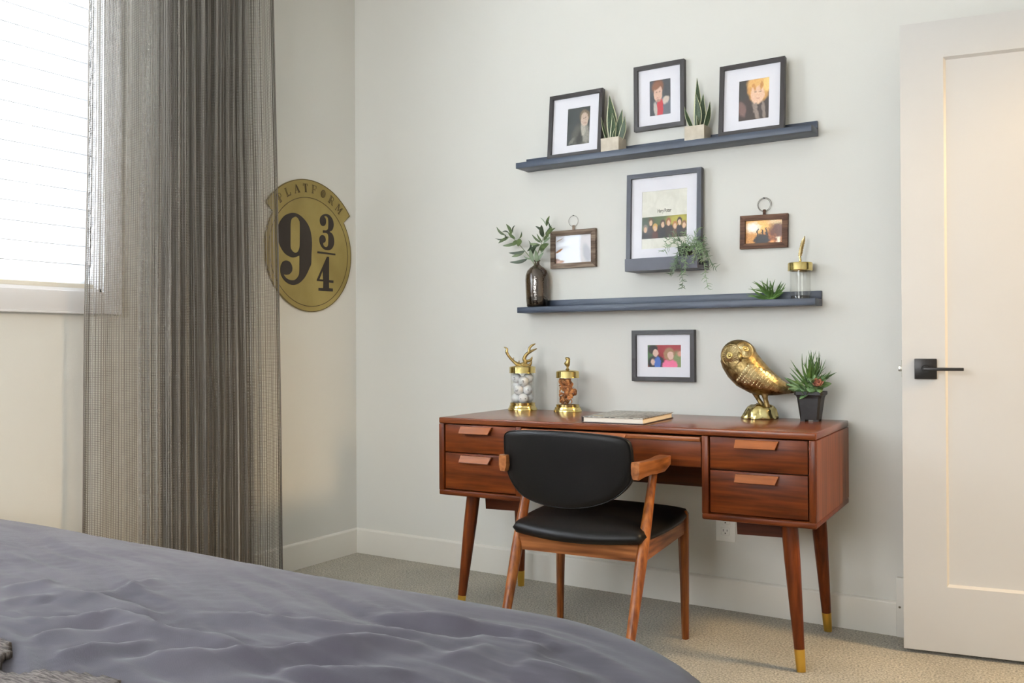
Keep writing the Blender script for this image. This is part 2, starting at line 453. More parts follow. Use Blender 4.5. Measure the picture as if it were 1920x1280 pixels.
# ------------------------------------------------------------------ window_1
win = structure(empty('window_1', (0, 0, 0)), 'white framed window with closed white blinds')
def casing(name, y0, y1, z0, z1):
    o = box(name, 0, .018, y0, y1, z0, z1, m_outside, win, bev=.002)
    return o
CW = .072
casing('window_casing', WY1, WY1 + CW, WZ0 - CW, WZ1 + CW)
casing('window_casing', WY0 - CW, WY0, WZ0 - CW, WZ1 + CW)
casing('window_casing', WY0, WY1, WZ0 - CW, WZ0)
casing('window_casing', WY0, WY1, WZ1, WZ1 + CW)
box('casing_ledge', .0, .024, WY0 - CW, WY1 + CW, WZ0 - CW - .008, WZ0 - CW, m_outside, win, bev=.002)
bm = bmesh.new()
for a in ((WY1 - .012, WY1, WZ0, WZ1), (WY0, WY0 + .012, WZ0, WZ1), (WY0, WY1, WZ0, WZ0 + .012), (WY0, WY1, WZ1 - .012, WZ1)):
    bm_box(bm, -.139, .0, a[0], a[1], a[2], a[3])
from_bm('window_jamb', bm, m_outside, win)
bm = bmesh.new()
for a in ((WY1 - .06, WY1 - .012, WZ0, WZ1), (WY0 + .012, WY0 + .06, WZ0, WZ1), (WY0, WY1, WZ0 + .012, WZ0 + .06), (WY0, WY1, WZ1 - .06, WZ1 - .012), (-2.58, -2.53, WZ0 + .05, WZ1 - .05)):
    bm_box(bm, -.13, -.095, *a)
from_bm('window_frame', bm, m_outside, win)
box('window_pane', -.114, -.110, WY0 + .06, -2.58, WZ0 + .06, WZ1 - .06, m_win, win)
box('window_pane', -.114, -.110, -2.53, WY1 - .06, WZ0 + .06, WZ1 - .06, m_win, win)
lk = box('sash_lock', -.095, -.075, -1.405, -1.388, 1.84, 1.88, plain('lock_metal', (176, 168, 158), .4, .4), win, bev=.003)

# blinds
def slat_mat():
    m = bpy.data.materials.new('blind_slat'); m.use_nodes = True; nt = m.node_tree; nt.nodes.clear()
    out = nt.nodes.new('ShaderNodeOutputMaterial')
    d = nt.nodes.new('ShaderNodeBsdfDiffuse'); d.inputs[0].default_value = (.86, .87, .88, 1)
    t = nt.nodes.new('ShaderNodeBsdfTranslucent'); t.inputs[0].default_value = (.95, .96, .98, 1)
    x = nt.nodes.new('ShaderNodeMixShader'); x.inputs[0].default_value = .62
    nt.links.new(d.outputs[0], x.inputs[1]); nt.links.new(t.outputs[0], x.inputs[2]); nt.links.new(x.outputs[0], out.inputs[0])
    return m
m_slat = slat_mat()
m_rail = plain('blind_rail', (214, 206, 190), .5)
blind = tag(empty('window_blind', (-.045, (WY0 + WY1) / 2, WZ0)), 'white horizontal slat blind drawn closed in the bright window', 'blind')
BW = (WY1 - WY0) / 2 - .018
rail = box('bottom_rail', -.020, .024, -BW, BW, .013, .03, m_rail, blind, bev=.003)
box('head_rail', -.024, .024, -BW, BW, 1.15, 1.19, m_rail, blind, bev=.003)
sl_v, sl_f = [], []
for k in range(6):
    t = (k / 5 - .5) * .071
    c = .0035 * (1 - (k / 2.5 - 1) ** 2)
    a = rad(73)
    x = cos(a) * t - sin(a) * c; z = sin(a) * t + cos(a) * c
    sl_v += [(x, -BW, z), (x, BW, z)]
for k in range(5): sl_f.append((2 * k, 2 * k + 1, 2 * k + 3, 2 * k + 2))
# thick rounded lower lip of each slat
L0 = Vector(sl_v[-2]); lip_c = (L0.x + .0012, L0.z - .0010)
sl_me = None
for i in range(17):
    z = .066 + i * .0664
    if sl_me is None:
        so = from_py('slat', sl_v, sl_f, m_slat, blind, smooth=True); sl_me = so.data
        sm = so.modifiers.new('thick', 'SOLIDIFY'); sm.thickness = .0025
    else:
        so = bpy.data.objects.new('slat', sl_me); COL.objects.link(so); so.parent = blind
        sm = so.modifiers.new('thick', 'SOLIDIFY'); sm.thickness = .0025
    so.location = (0, 0, z)
    if i == 0:
        bm = bmesh.new()
        bm_loft(bm, [[(lip_c[0] + .0018 * cos(2 * pi * k / 8), y, lip_c[1] + .0019 * sin(2 * pi * k / 8)) for k in range(8)] for y in (-BW, BW)])
        lo_ = from_bm('slat_edge', bm, m_outside, so, smooth=True); lip_me = lo_.data
    else:
        lo_ = bpy.data.objects.new('slat_edge', lip_me); COL.objects.link(lo_); lo_.parent = so
for y in (-.95, -.35, .3, .95):
    tube('ladder_cord', [(.026, y, .03), (.026, y, 1.15)], .0012, m_rail, blind, 5)

# ------------------------------------------------------------------ door
DX, DY = 2.515, -.168
dang = math.atan2(-.122 + .176, 2.854 - 2.518)
door = structure(empty('door_1', (DX, DY, 0), dang), 'white one-panel door standing open against the wall')
DWID, DT, DB, DTOP = .815, .035, .012, 2.045
st = .128
def door_leaf():
    bm = bmesh.new()
    x0, x1, z0, z1 = 0, DWID, DB, DTOP
    px0, px1, pz0, pz1 = st, DWID - st, .222, 1.925
    bw, dp = .0075, .011
    for side, y, s in ((0, 0, 1), (1, DT, -1)):
        O = [(x0, y, z0), (x1, y, z0), (x1, y, z1), (x0, y, z1)]
        I = [(px0, y, pz0), (px1, y, pz0), (px1, y, pz1), (px0, y, pz1)]
        J = [(px0 + bw, y + s * dp, pz0 + bw), (px1 - bw, y + s * dp, pz0 + bw), (px1 - bw, y + s * dp, pz1 - bw), (px0 + bw, y + s * dp, pz1 - bw)]
        vo, vi, vj = [[bm.verts.new(p) for p in q] for q in (O, I, J)]
        for k in range(4):
            j = (k + 1) % 4
            bm.faces.new((vo[k], vo[j], vi[j], vi[k])); bm.faces.new((vi[k], vi[j], vj[j], vj[k]))
        bm.faces.new(vj)
        if side == 0: first = vo
        else:
            for k in range(4):
                j = (k + 1) % 4
                bm.faces.new((first[k], first[j], vo[j], vo[k]))
    return from_bm('door_leaf', bm, m_door, door)
door_leaf()
hz = .922
hd = empty('door_handle', (.07, 0, hz)); hd.parent = door
box('rose', -.033, .033, -.009, 0, -.033, .033, m_black_metal, hd, bev=.0015)
lathe('spindle', [(0, .04), (.0105, .04), (.0105, 0), (.0135, 0), (.0135, -.008)], m_black_metal, hd, 20, (0, -.009, 0), (rad(90), 0, 0))
box('lever', -.008, .108, -.056, -.044, -.005, .005, m_black_metal, hd, bev=.0015)
box('latch_bolt', -.011, .004, .010, .024, hz - .009, hz + .009, m_nickel, door, bev=.002)
box('latch_plate', -.0012, .0, .004, .031, hz - .028, hz + .028, m_nickel, door)

# ------------------------------------------------------------------ outlet
ol = tag(empty('power_outlet', (1.862, 0, .315)), 'white double power outlet on the wall beneath the desk', 'outlet')
box('cover_plate', -.0375, .0375, -.005, 0, -.0585, .0585, m_plate, ol, bev=.0015)
for zc in (-.02, .02):
    rc = box('socket', -.017, .017, -.0075, -.004, zc - .0145, zc + .0145, m_plate, ol, bev=.003)
    box('slot', -.0085, -.0065, -.0079, -.006, zc - .001, zc + .008, m_dark, rc)
    box('slot', .0060, .0080, -.0079, -.006, zc, zc + .0075, m_dark, rc)
    lathe('slot', [(0, 0), (.0024, 0), (.0024, .0015)], m_dark, rc, 10, (0, -.0078, zc - .007), (rad(-90), 0, 0))

# ------------------------------------------------------------------ curtain
def mesh_fabric():
    m = bpy.data.materials.new('open_weave'); m.use_nodes = True; nt = m.node_tree; nt.nodes.clear(); L = nt.links
    out = nt.nodes.new('ShaderNodeOutputMaterial')
    uv = nt.nodes.new('ShaderNodeUVMap'); sp = nt.nodes.new('ShaderNodeSeparateXYZ'); L.new(uv.outputs[0], sp.inputs[0])
    nz = nt.nodes.new('ShaderNodeTexNoise'); nz.inputs['Scale'].default_value = 3.; nz.inputs['Detail'].default_value = 1
    mpn = nt.nodes.new('ShaderNodeMapping'); mpn.inputs['Scale'].default_value = (42, .22, 1)
    L.new(uv.outputs[0], mpn.inputs[0]); L.new(mpn.outputs[0], nz.inputs['Vector'])
    def thread(src, period, width_lo, width_hi, noise_amt):
        a = nt.nodes.new('ShaderNodeMath'); a.operation = 'DIVIDE'; a.inputs[1].default_value = period; L.new(src, a.inputs[0])
        f = nt.nodes.new('ShaderNodeMath'); f.operation = 'FRACT'; L.new(a.outputs[0], f.inputs[0])
        w = nt.nodes.new('ShaderNodeMapRange'); w.inputs['From Min'].default_value = .35; w.inputs['From Max'].default_value = .65
        w.inputs['To Min'].default_value = width_lo; w.inputs['To Max'].default_value = width_hi
        L.new(nz.outputs['Fac'], w.inputs['Value'])
        c = nt.nodes.new('ShaderNodeMath'); c.operation = 'LESS_THAN'; L.new(f.outputs[0], c.inputs[0]); L.new(w.outputs[0], c.inputs[1])
        return c.outputs[0]
    tv = thread(sp.outputs[0], .0098, .14, .52, 0)
    th = thread(sp.outputs[1], .0062, .17, .30, 0)
    mx = nt.nodes.new('ShaderNodeMath'); mx.operation = 'MAXIMUM'; L.new(tv, mx.inputs[0]); L.new(th, mx.inputs[1])
    # doubled hem threads at both borders
    d = nt.nodes.new('ShaderNodeBsdfDiffuse')
    cr = nt.nodes.new('ShaderNodeValToRGB')
    cr.color_ramp.elements[0].position = .3; cr.color_ramp.elements[1].position = .7
    cr.color_ramp.elements[0].color = (*lin((78, 70, 64)), 1); cr.color_ramp.elements[1].color = (*lin((176, 170, 162)), 1)
    L.new(nz.outputs['Fac'], cr.inputs[0]); L.new(cr.outputs[0], d.inputs[0])
    tl = nt.nodes.new('ShaderNodeBsdfTranslucent'); L.new(cr.outputs[0], tl.inputs[0])
    x0 = nt.nodes.new('ShaderNodeMixShader'); x0.inputs[0].default_value = .3
    L.new(d.outputs[0], x0.inputs[1]); L.new(tl.outputs[0], x0.inputs[2])
    t = nt.nodes.new('ShaderNodeBsdfTransparent')
    x = nt.nodes.new('ShaderNodeMixShader'); L.new(mx.outputs[0], x.inputs[0]); L.new(t.outputs[0], x.inputs[1]); L.new(x0.outputs[0], x.inputs[2])
    L.new(x.outputs[0], out.inputs[0])
    return m
def curtain():
    # plan path from the window side (y=-1.50) to the corner side (y=-.60)
    path = []
    def seg(y0, y1, n, amp, waves, ph=0., x=.105, drift=0.):
        for i in range(n):
            t = i / n
            path.append((x + amp * sin(2 * pi * waves * t + ph) + drift * t, y0 + (y1 - y0) * t))
    for i in range(9):   # rolled edge hem
        path.append((.088 + .008 * sin(i * 2.2), -1.486 + .0022 * i))
    seg(-1.466, -1.285, 24, .006, 1.5)
    seg(-1.285, -1.18, 36, .016, 3)
    y = -1.18
    rr = random.Random(3)
    while y < -.76:
        st = rr.uniform(.030, .044); am = rr.uniform(.030, .052)
        N = 16
        for i in range(N):
            t = i / N
            lean = rr.uniform(-.001, .001)
            path.append((.105 + am * sin(2 * pi * t), y + st * t + .010 * sin(4 * pi * t) + lean))
        y += st
    seg(y, -.685, 20, .014, 1.5)
    seg(-.685, -.615, 14, .004, 1)
    for i in range(9): path.append((.10 + .006 * sin(i * 2.4), -.615 + .0022 * i))
    s = [0.]
    for a, b in zip(path, path[1:]): s.append(s[-1] + math.hypot(b[0] - a[0], b[1] - a[1]))
    nz = 36; z0, z1 = .012, 2.62
    v, f, uvs = [], [], []
    for k in range(nz + 1):
        q = k / nz; z = z0 + (z1 - z0) * q
        for i, (x, y) in enumerate(path):
            # hangs straight, slightly fuller at the hem, with slow sway
            c = -1.05
            yy = c + (y - c) * (1.03 - .09 * q) + .006 * noise.noise(Vector((s[i] * .8, z * 1.1, 3.)))
            xx = .105 + (x - .105) * (1.05 - .2 * q) + .010 * noise.noise(Vector((s[i] * 1.3, z * .8, 9.)))
            v.append((xx, yy, z)); uvs.append((s[i], z))
    n = len(path)
    for k in range(nz):
        for i in range(n - 1): f.append((k * n + i, k * n + i + 1, (k + 1) * n + i + 1, (k + 1) * n + i))
    me = bpy.data.meshes.new('curtain'); me.from_pydata(v, [], f)
    ul = me.uv_layers.new(name='UVMap')
    for li, lp in enumerate(me.loops): ul.data[li].uv = uvs[lp.vertex_index]
    root = tag(empty('curtain', (0, 0, 0)), 'sheer grey open-weave curtain gathered beside the window', 'curtain')
    o = link_mesh('curtain_fabric', me, mesh_fabric(), root, smooth=True)
    # hem cords on both vertical edges
    m_cord = plain('hem_cord', (112, 104, 96), .8)
    for i0 in (2, len(path) - 3):
        pts = [v[k * n + i0] for k in range(nz + 1)]
        tube('hem', pts, .0022, m_cord, root, 5)
    for i in range(6):
        y = -1.45 + i * .16
        bm = bmesh.new()
        N = 20
        ring = [(.105 + .024 * cos(2 * pi * k / N), y, 2.645 + .024 * sin(2 * pi * k / N)) for k in range(N)]
        rows = []
        for k in range(N):
            a = 2 * pi * k / N
            rows.append([(.105 + (.024 + .002 * cos(b)) * cos(a), y + .002 * sin(b), 2.645 + (.024 + .002 * cos(b)) * sin(a)) for b in (0, pi / 2, pi, 3 * pi / 2)])
        rows.append(rows[0]); bm_loft(bm, rows, cap=False)
        from_bm('curtain_ring', bm, m_black_metal, root)
curtain()
rod = tag(empty('curtain_rod', (.105, 0, 2.66)), 'black metal curtain rod above the window', 'rod')
tube('pole', [(0, -4.1, 0), (0, -.5, 0)], .011, m_black_metal, rod, 14)
for y in (-4.05, -.56):
    box('bracket', -.105, 0, y - .006, y + .006, -.02, .0, m_black_metal, rod)

# ------------------------------------------------------------------ sign
SCY, SCZ = -.316, 1.44
m_sign = mottled('sign_gold', (140, 122, 64), (158, 140, 80), 5, .5, .15, 0)
m_sign_black = plain('sign_black', (40, 30, 22), .6)
m_sign_line = plain('sign_line', (70, 54, 26), .6)
sign = tag(empty('wall_sign', (0, SCY, SCZ)), 'round gold PLATFORM 9 3/4 sign with black numerals hung beside the curtain', 'sign')
S3 = lambda a, b, d: (.004 + d, a, b)       # a = along +Y, b = up; from inside the room +Y is to the right
SX = lambda off: (lambda a, b, d: (off + d, a, b))
def arc(r, a0, a1, n): return [(r * cos(rad(a0 + (a1 - a0) * i / n)), r * sin(rad(a0 + (a1 - a0) * i / n))) for i in range(n + 1)]
RB, RC = .3335, .276
outl = arc(RB, 36.2, 144.2, 48) + arc(RC, 144.6, 395.8, 90)
filled('sign_plate', [outl], m_sign, sign, SX(.003), .004)
def ringline(r, a0, a1, n, w=.0022): return arc(r + w / 2, a0, a1, n) + arc(r - w / 2, a1, a0, n)
filled('border_line', [arc(.2515, 0, 360, 96)[:-1], arc(.2488, 0, 360, 96)[:-1]], m_sign_line, sign, SX(.007), .0006)
edge_in = [(x * 1., y) for x, y in arc(RB - .004, 37.0, 143.4, 48) + arc(RC - .004, 145.0, 395.4, 90)]
edge_in2 = arc(RB - .0015, 36.5, 143.9, 48) + arc(RC - .0015, 144.7, 395.7, 90)
filled('border_line', [edge_in2, edge_in], m_sign_line, sign, SX(.007), .0006)
D9 = [(-0.1111, 0.1673), (-0.0866, 0.1676), (-0.0618, 0.1604), (-0.0369, 0.1462), (-0.0148, 0.1258), (-0.0006, 0.102), (0.0072, 0.0728), (0.0103, 0.0408), (0.0089, 0.013), (0.0068, -0.0126), (0.0049, -0.0537), (-0.0049, -0.0719), (-0.0188, -0.0953), (-0.036, -0.1188), (-0.0599, -0.14), (-0.0834, -0.1524), (-0.1067, -0.1574), (-0.1298, -0.155), (-0.1526, -0.1454), (-0.172, -0.1296), (-0.1831, -0.1111), (-0.1853, -0.0944), (-0.183, -0.0774), (-0.1749, -0.0624), (-0.1652, -0.0544), (-0.1506, -0.0504), (-0.1326, -0.0531), (-0.1195, -0.0631), (-0.113, -0.0796), (-0.1147, -0.0944), (-0.1247, -0.106), (-0.1362, -0.1121), (-0.1525, -0.1144), (-0.1638, -0.1127), (-0.159, -0.1216), (-0.146, -0.1305), (-0.1264, -0.1361), (-0.1033, -0.1352), (-0.0867, -0.1268), (-0.0732, -0.1112), (-0.0698, -0.0963), (-0.0689, -0.0617), (-0.0684, -0.0297), (-0.0695, -0.0217), (-0.0751, -0.024), (-0.0906, -0.0298), (-0.112, -0.0338), (-0.1363, -0.029), (-0.1573, -0.0196), (-0.1751, -0.0033), (-0.1898, 0.0176), (-0.1986, 0.0433), (-0.2014, 0.0651), (-0.1984, 0.092), (-0.1894, 0.1152), (-0.1745, 0.1346), (-0.1566, 0.1502), (-0.1355, 0.1605)]
H9 = [(-0.0928, 0.1522), (-0.1051, 0.1473), (-0.1158, 0.1393), (-0.1205, 0.1275), (-0.123, 0.1092), (-0.1232, 0.0642), (-0.1234, 0.0148), (-0.118, 0.0017), (-0.1058, -0.0085), (-0.0936, -0.0108), (-0.0812, -0.0063), (-0.0719, 0.0058), (-0.0671, 0.0244), (-0.066, 0.07), (-0.0657, 0.1269), (-0.0697, 0.1379), (-0.0759, 0.1462), (-0.0836, 0.151)]
D3 = [(0.1025, 0.1884), (0.1225, 0.1861), (0.1393, 0.1762), (0.1494, 0.1632), (0.1544, 0.1447), (0.1509, 0.1277), (0.1424, 0.1149), (0.1272, 0.1074), (0.1423, 0.1007), (0.1524, 0.0874), (0.1574, 0.0689), (0.1556, 0.0497), (0.1453, 0.0321), (0.1284, 0.0212), (0.1116, 0.0185), (0.0917, 0.0203), (0.0752, 0.0294), (0.0638, 0.0435), (0.059, 0.0617), (0.0623, 0.0761), (0.0722, 0.0852), (0.0837, 0.0864), (0.0953, 0.0805), (0.1002, 0.0681), (0.0968, 0.056), (0.0852, 0.0502), (0.0832, 0.0441), (0.0885, 0.0364), (0.1, 0.0316), (0.11, 0.0349), (0.1168, 0.0437), (0.1186, 0.0652), (0.118, 0.0887), (0.112, 0.0964), (0.102, 0.0993), (0.0835, 0.0981), (0.0825, 0.1034), (0.0835, 0.1094), (0.1021, 0.1111), (0.1138, 0.1166), (0.1182, 0.1289), (0.119, 0.1526), (0.1157, 0.1711), (0.1058, 0.1774), (0.0958, 0.177), (0.0918, 0.1741), (0.0991, 0.1668), (0.103, 0.1555), (0.1006, 0.1411), (0.0922, 0.1319), (0.0807, 0.129), (0.0692, 0.134), (0.0627, 0.1461), (0.0627, 0.1602), (0.0693, 0.1726), (0.0826, 0.1824)]
D4 = [(0.1084, -0.0128), (0.1222, -0.0117), (0.1216, -0.1217), (0.1516, -0.122), (0.1508, -0.1341), (0.1205, -0.1333), (0.1215, -0.1601), (0.147, -0.1601), (0.1469, -0.1742), (0.0522, -0.1751), (0.0523, -0.1625), (0.0825, -0.1616), (0.0845, -0.1303), (0.0408, -0.1303), (0.0419, -0.124)]
H4 = [(0.0811, -0.0785), (0.0578, -0.1218), (0.0827, -0.1215)]
BAR = [(0.0463, 0.0081), (0.1649, 0.0065), (0.1649, -0.0014), (0.0456, -0.0012)]
sm2 = lambda P, k=4: [(p.x, p.y) for p in catmull([(a, b, 0) for a, b in P], k, True)]
filled('numeral', [sm2(D9), sm2(H9)], m_sign_black, sign, SX(.007), .0012)
filled('numeral', [sm2(D3)], m_sign_black, sign, SX(.007), .0012)
filled('numeral', [D4, H4], m_sign_black, sign, SX(.007), .0012)
filled('fraction_bar', [BAR], m_sign_black, sign, SX(.007), .0012)
# PLATFORM in inline roman capitals around the band
LET = {
 'P': [((0, 0), (0, 1)), ((.13, 0), (.13, 1)), ((.24, .0), (.24, 1)), ((-.08, 0), (.32, 0)), ((-.08, 1), (.42, 1)), ((.42, 1), (.58, .9)), ((.58, .9), (.58, .58)), ((.58, .58), (.42, .48)), ((.42, .48), (.24, .48))],
 'L': [((0, 0), (0, 1)), ((.14, .06), (.14, 1)), ((-.08, 1), (.22, 1)), ((-.08, 0), (.56, 0)), ((.56, 0), (.6, .3)), ((.14, .08), (.45, .08))],
 'A': [((0, 0), (.32, 1)), ((.32, 1), (.62, 0)), ((.30, .86), (.50, 0)), ((.40, .95), (.70, 0)), ((.12, .33), (.48, .33)), ((-.08, 0), (.1, 0)), ((.42, 0), (.78, 0))],
 'T': [((.24, 0), (.24, 1)), ((.33, 0), (.33, 1)), ((.42, 0), (.42, 1)), ((0, 1), (.66, 1)), ((0, 1), (-.02, .75)), ((.66, 1), (.68, .75)), ((.16, 0), (.5, 0))],
 'F': [((0, 0), (0, 1)), ((.13, 0), (.13, 1)), ((-.08, 0), (.2, 0)), ((-.08, 1), (.56, 1)), ((.56, 1), (.6, .72)), ((.13, .52), (.4, .52)), ((.4, .66), (.4, .38))],
 'O': [((.1, .1), (-.02, .35)), ((-.02, .35), (-.02, .65)), ((-.02, .65), (.1, .9)), ((.1, .9), (.32, 1)), ((.32, 1), (.54, .9)), ((.54, .9), (.66, .65)), ((.66, .65), (.66, .35)), ((.66, .35), (.54, .1)), ((.54, .1), (.32, 0)), ((.32, 0), (.1, .1)), ((.2, .06), (.2, .94)), ((.32, 0), (.32, 1)), ((.44, .06), (.44, .94)), ((.08, .2), (.08, .8)), ((.56, .2), (.56, .8))],
 'R': [((0, 0), (0, 1)), ((.12, 0), (.12, 1)), ((.22, 0), (.22, 1)), ((-.08, 0), (.3, 0)), ((-.08, 1), (.42, 1)), ((.42, 1), (.56, .88)), ((.56, .88), (.56, .62)), ((.56, .62), (.42, .5)), ((.42, .5), (.22, .5)), ((.34, .5), (.6, 0)), ((.42, .5), (.7, 0)), ((.54, 0), (.76, 0))],
 'M': [((0, 0), (0, 1)), ((0, 1), (.34, .15)), ((.10, 1), (.40, .25)), ((.34, .15), (.68, 1)), ((.62, 0), (.62, .85)), ((.72, 0), (.72, 1)), ((-.08, 0), (.1, 0)), ((.54, 0), (.8, 0)), ((-.08, 1), (.1, 1)), ((.66, 1), (.8, 1))],
}
r0, hgt, wsc = .2745, .037, .040
for ch, ang in zip('PLATFORM', (129, 117.6, 106.6, 95.6, 84.4, 73, 61.2, 49.5)):
    bm = bmesh.new()
    a = rad(ang); er = Vector((cos(a), sin(a))); et = Vector((sin(a), -cos(a)))
    for (p, q) in LET[ch]:
        P = er * (r0 + p[1] * hgt) + et * ((p[0] - .33) * wsc); Q = er * (r0 + q[1] * hgt) + et * ((q[0] - .33) * wsc)
        t = (Q - P).normalized(); nn = Vector((-t.y, t.x)) * .0011
        P2, Q2 = P - t * .0006, Q + t * .0006
        c = [P2 + nn, Q2 + nn, Q2 - nn, P2 - nn]
        lo = [bm.verts.new((.007, v.x, v.y)) for v in c]; hi = [bm.verts.new((.0077, v.x, v.y)) for v in c]
        bm.faces.new(hi); bm.faces.new(lo)
        for k in range(4): bm.faces.new((lo[k], lo[(k + 1) % 4], hi[(k + 1) % 4], hi[k]))
    from_bm('letter', bm, m_sign_line, sign)
bm = bmesh.new()
for (y0, z0, y1, z1) in ((.126, -.1635, .131, -.1625), (.128, -.1685, .129, -.1625), (.133, -.1685, .134, -.1625), (.137, -.1685, .138, -.1625), (.134, -.1645, .137, -.1635)):
    bm_box(bm, .007, .0077, y0, y1, z0, z1)
from_bm('trade_mark', bm, m_sign_line, sign)
for ang in (0, ):
    lathe('rivet', [(0, .002), (.003, .0015), (.004, 0)], m_sign_black, sign, 12, (.007, -.243, .155), (0, rad(90), 0))

# ------------------------------------------------------------------ desk
DA = rad(2.0135)
DO = Vector((.9692, -.6217, 0))
DW_, DD_, DH_, DZ = 1.37, .533, .737, .448
def dw(u, v, z=DH_): return (DO.x + cos(DA) * u - sin(DA) * v, DO.y + sin(DA) * u + cos(DA) * v, z)
desk = tag(empty('writing_desk', DO, DA), 'wide walnut desk with five drawers on splayed brass-tipped legs', 'desk')
TH = .022
box('desk_top', 0, DW_, 0, DD_, DH_ - TH, DH_, m_desk_top, desk, bev=.004, seg=3)
for (u0, u1) in ((0, .354), (1.016, DW_)):
    e0 = u0 == 0
    for (a, b, outer) in ((u0, u0 + .022, u0 == 0), (u1 - .022, u1, u1 == DW_)):
        sp = box('side_panel', a, b, .0, DD_, DZ + .018, DH_ - TH - .0008, m_desk_z, desk, bev=.003)
        if outer: box('side_veneer', b if u1 == b else a - .0006, b + .0006 if u1 == b else a, .006, DD_ - .003, DZ + .0205, DH_ - TH - .003, m_desk_side, sp)
    box('bottom_panel', u0, u1, 0, DD_, DZ, DZ + .020, m_desk_x, desk, bev=.005, seg=3)
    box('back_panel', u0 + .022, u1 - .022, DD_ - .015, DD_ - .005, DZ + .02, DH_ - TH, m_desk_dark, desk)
    # inner carcass behind the drawer fronts
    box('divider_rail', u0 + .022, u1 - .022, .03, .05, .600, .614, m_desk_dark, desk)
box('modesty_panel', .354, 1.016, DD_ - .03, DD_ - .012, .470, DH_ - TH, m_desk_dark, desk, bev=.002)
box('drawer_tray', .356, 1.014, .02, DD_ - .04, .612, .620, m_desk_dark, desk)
def pull(parent, uc, w, ztop, lean=1):
    """slanted wooden plate, its top edge on the drawer, its lower edge standing out"""
    bm = bmesh.new()
    h, out = .026, .022
    x0, x1 = uc - w / 2, uc + w / 2
    cut = .0
    sec = lambda x: [(x, .005, ztop - .006), (x, .005, ztop), (x, -.007, ztop), (x, -out, ztop - h + .002), (x, -out + .003, ztop - h), (x, -.004, ztop - .009)]
    e_ = sec(x1); e_ = [(p[0] - (.008 * (ztop - p[2]) / h), p[1], p[2]) for p in e_]
    bm_loft(bm, [sec(x0), e_])
    return auto(from_bm('drawer_pull', bm, m_desk_pull, parent), 30)
def drawer(u0, u1, z0, z1, hu=None, mat=None, top_face=False):
    e = box('drawer', u0, u1, .006, .026, z0, z1, mat or m_desk_x, desk, bev=.0025)
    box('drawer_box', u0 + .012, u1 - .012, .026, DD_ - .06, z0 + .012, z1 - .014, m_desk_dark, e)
    if hu: pull(e, *hu)
    return e
drawer(.0255, .3285, .6095, .7115, (.168, .132, .7068))
drawer(.0255, .3285, .4720, .6060, (.168, .132, .6000))
drawer(1.0415, 1.3445, .6095, .7115, (1.193, .132, .7068))
drawer(1.0415, 1.3445, .4720, .6060, (1.193, .132, .6000))
cd = drawer(.3575, 1.0125, .611, .7085, None)
# the middle drawer has a finger groove along its whole top edge and one wooden pull
box('finger_rail', .3575, 1.0125, -.004, .012, .694, .709, m_desk_pull, cd, bev=.002)
pull(cd, .685, .15, .7068)
def leg(ut, vt, ub, vb):
    zt = DZ
    ax = Vector((ub - ut, vb - vt, -zt))
    P = lambda t: Vector((ut, vt, zt)) + ax * t
    zb = .066 / zt
    o = tube('leg', [P(0), P(.25), P(.6), P(1 - zb)], [.0255, .0245, .0195, .0155], m_desk_z, desk, 20)
    tube('brass_ferrule', [P(1 - zb - .002), P(.93), P(1)], [.0162, .0150, .0135], m_ferrule, o, 20)
leg(1.270, .085, 1.311, .050); leg(.100, .085, .059, .050)
leg(1.280, .455, 1.303, .500); leg(.090, .455, .067, .500)
for (a, b) in ((.115, .285), (1.085, 1.255)):
    bm = bmesh.new()
    bm_loft(bm, [[(a, v, DZ), (b, v, DZ), (b - .012, v, DZ - .062), (a + .004, v, DZ - .066)] for v in (.14, .165)])
    from_bm('leg_brace', bm, m_desk_dark, desk)
for v in (.085, .455):
    pass

# ------------------------------------------------------------------ chair
CA = rad(4.0)
chair = tag(empty('desk_chair', (1.624, -.43, 0), CA), 'walnut chair with black leather seat and curved backrest pushed under the desk', 'chair')
# front legs (towards the desk)
for s in (-1, 1):
    bm = bmesh.new()
    secs = []
    for z, w, d, xo in ((0, .0115, .0125, .000), (.2, .0145, .016, -.002), (.36, .018, .019, -.005), (.425, .018, .018, -.006), (.437, .013, .013, -.006)):
        x = s * (.236 + xo)
        r = .35
        pts = [(x + a * w, b * d - .0, z) for a, b in ((1, r), (r, 1), (-r, 1), (-1, r), (-1, -r), (-r, -1), (r, -1), (1, -r))]
        secs.append(pts)
    bm_loft(bm, secs)
    auto(from_bm('leg', bm, m_ch_z, chair), 40)
# rear legs rake from the floor up and forwards to the arms
def rl(s, z):   # centre of the rear leg at height z
    y = -.515 + .415 * z if z < .36 else -.515 + .415 * .36 + (z - .36) * .42
    return Vector((s * (.212 + .006 * (z / .6)), y, z))
for s in (-1, 1):
    bm = bmesh.new(); secs = []
    for z, w, d in ((0, .0125, .013), (.15, .0150, .0165), (.34, .0185, .022), (.42, .0175, .0195), (.55, .0135, .0150), (.612, .0125, .0140)):
        c = rl(s, z)
        secs.append([(c.x + w * cos(2 * pi * k / 14), c.y + d * sin(2 * pi * k / 14), z) for k in range(14)])
    bm_loft(bm, secs)
    auto(from_bm('leg', bm, m_ch_z, chair), 50)
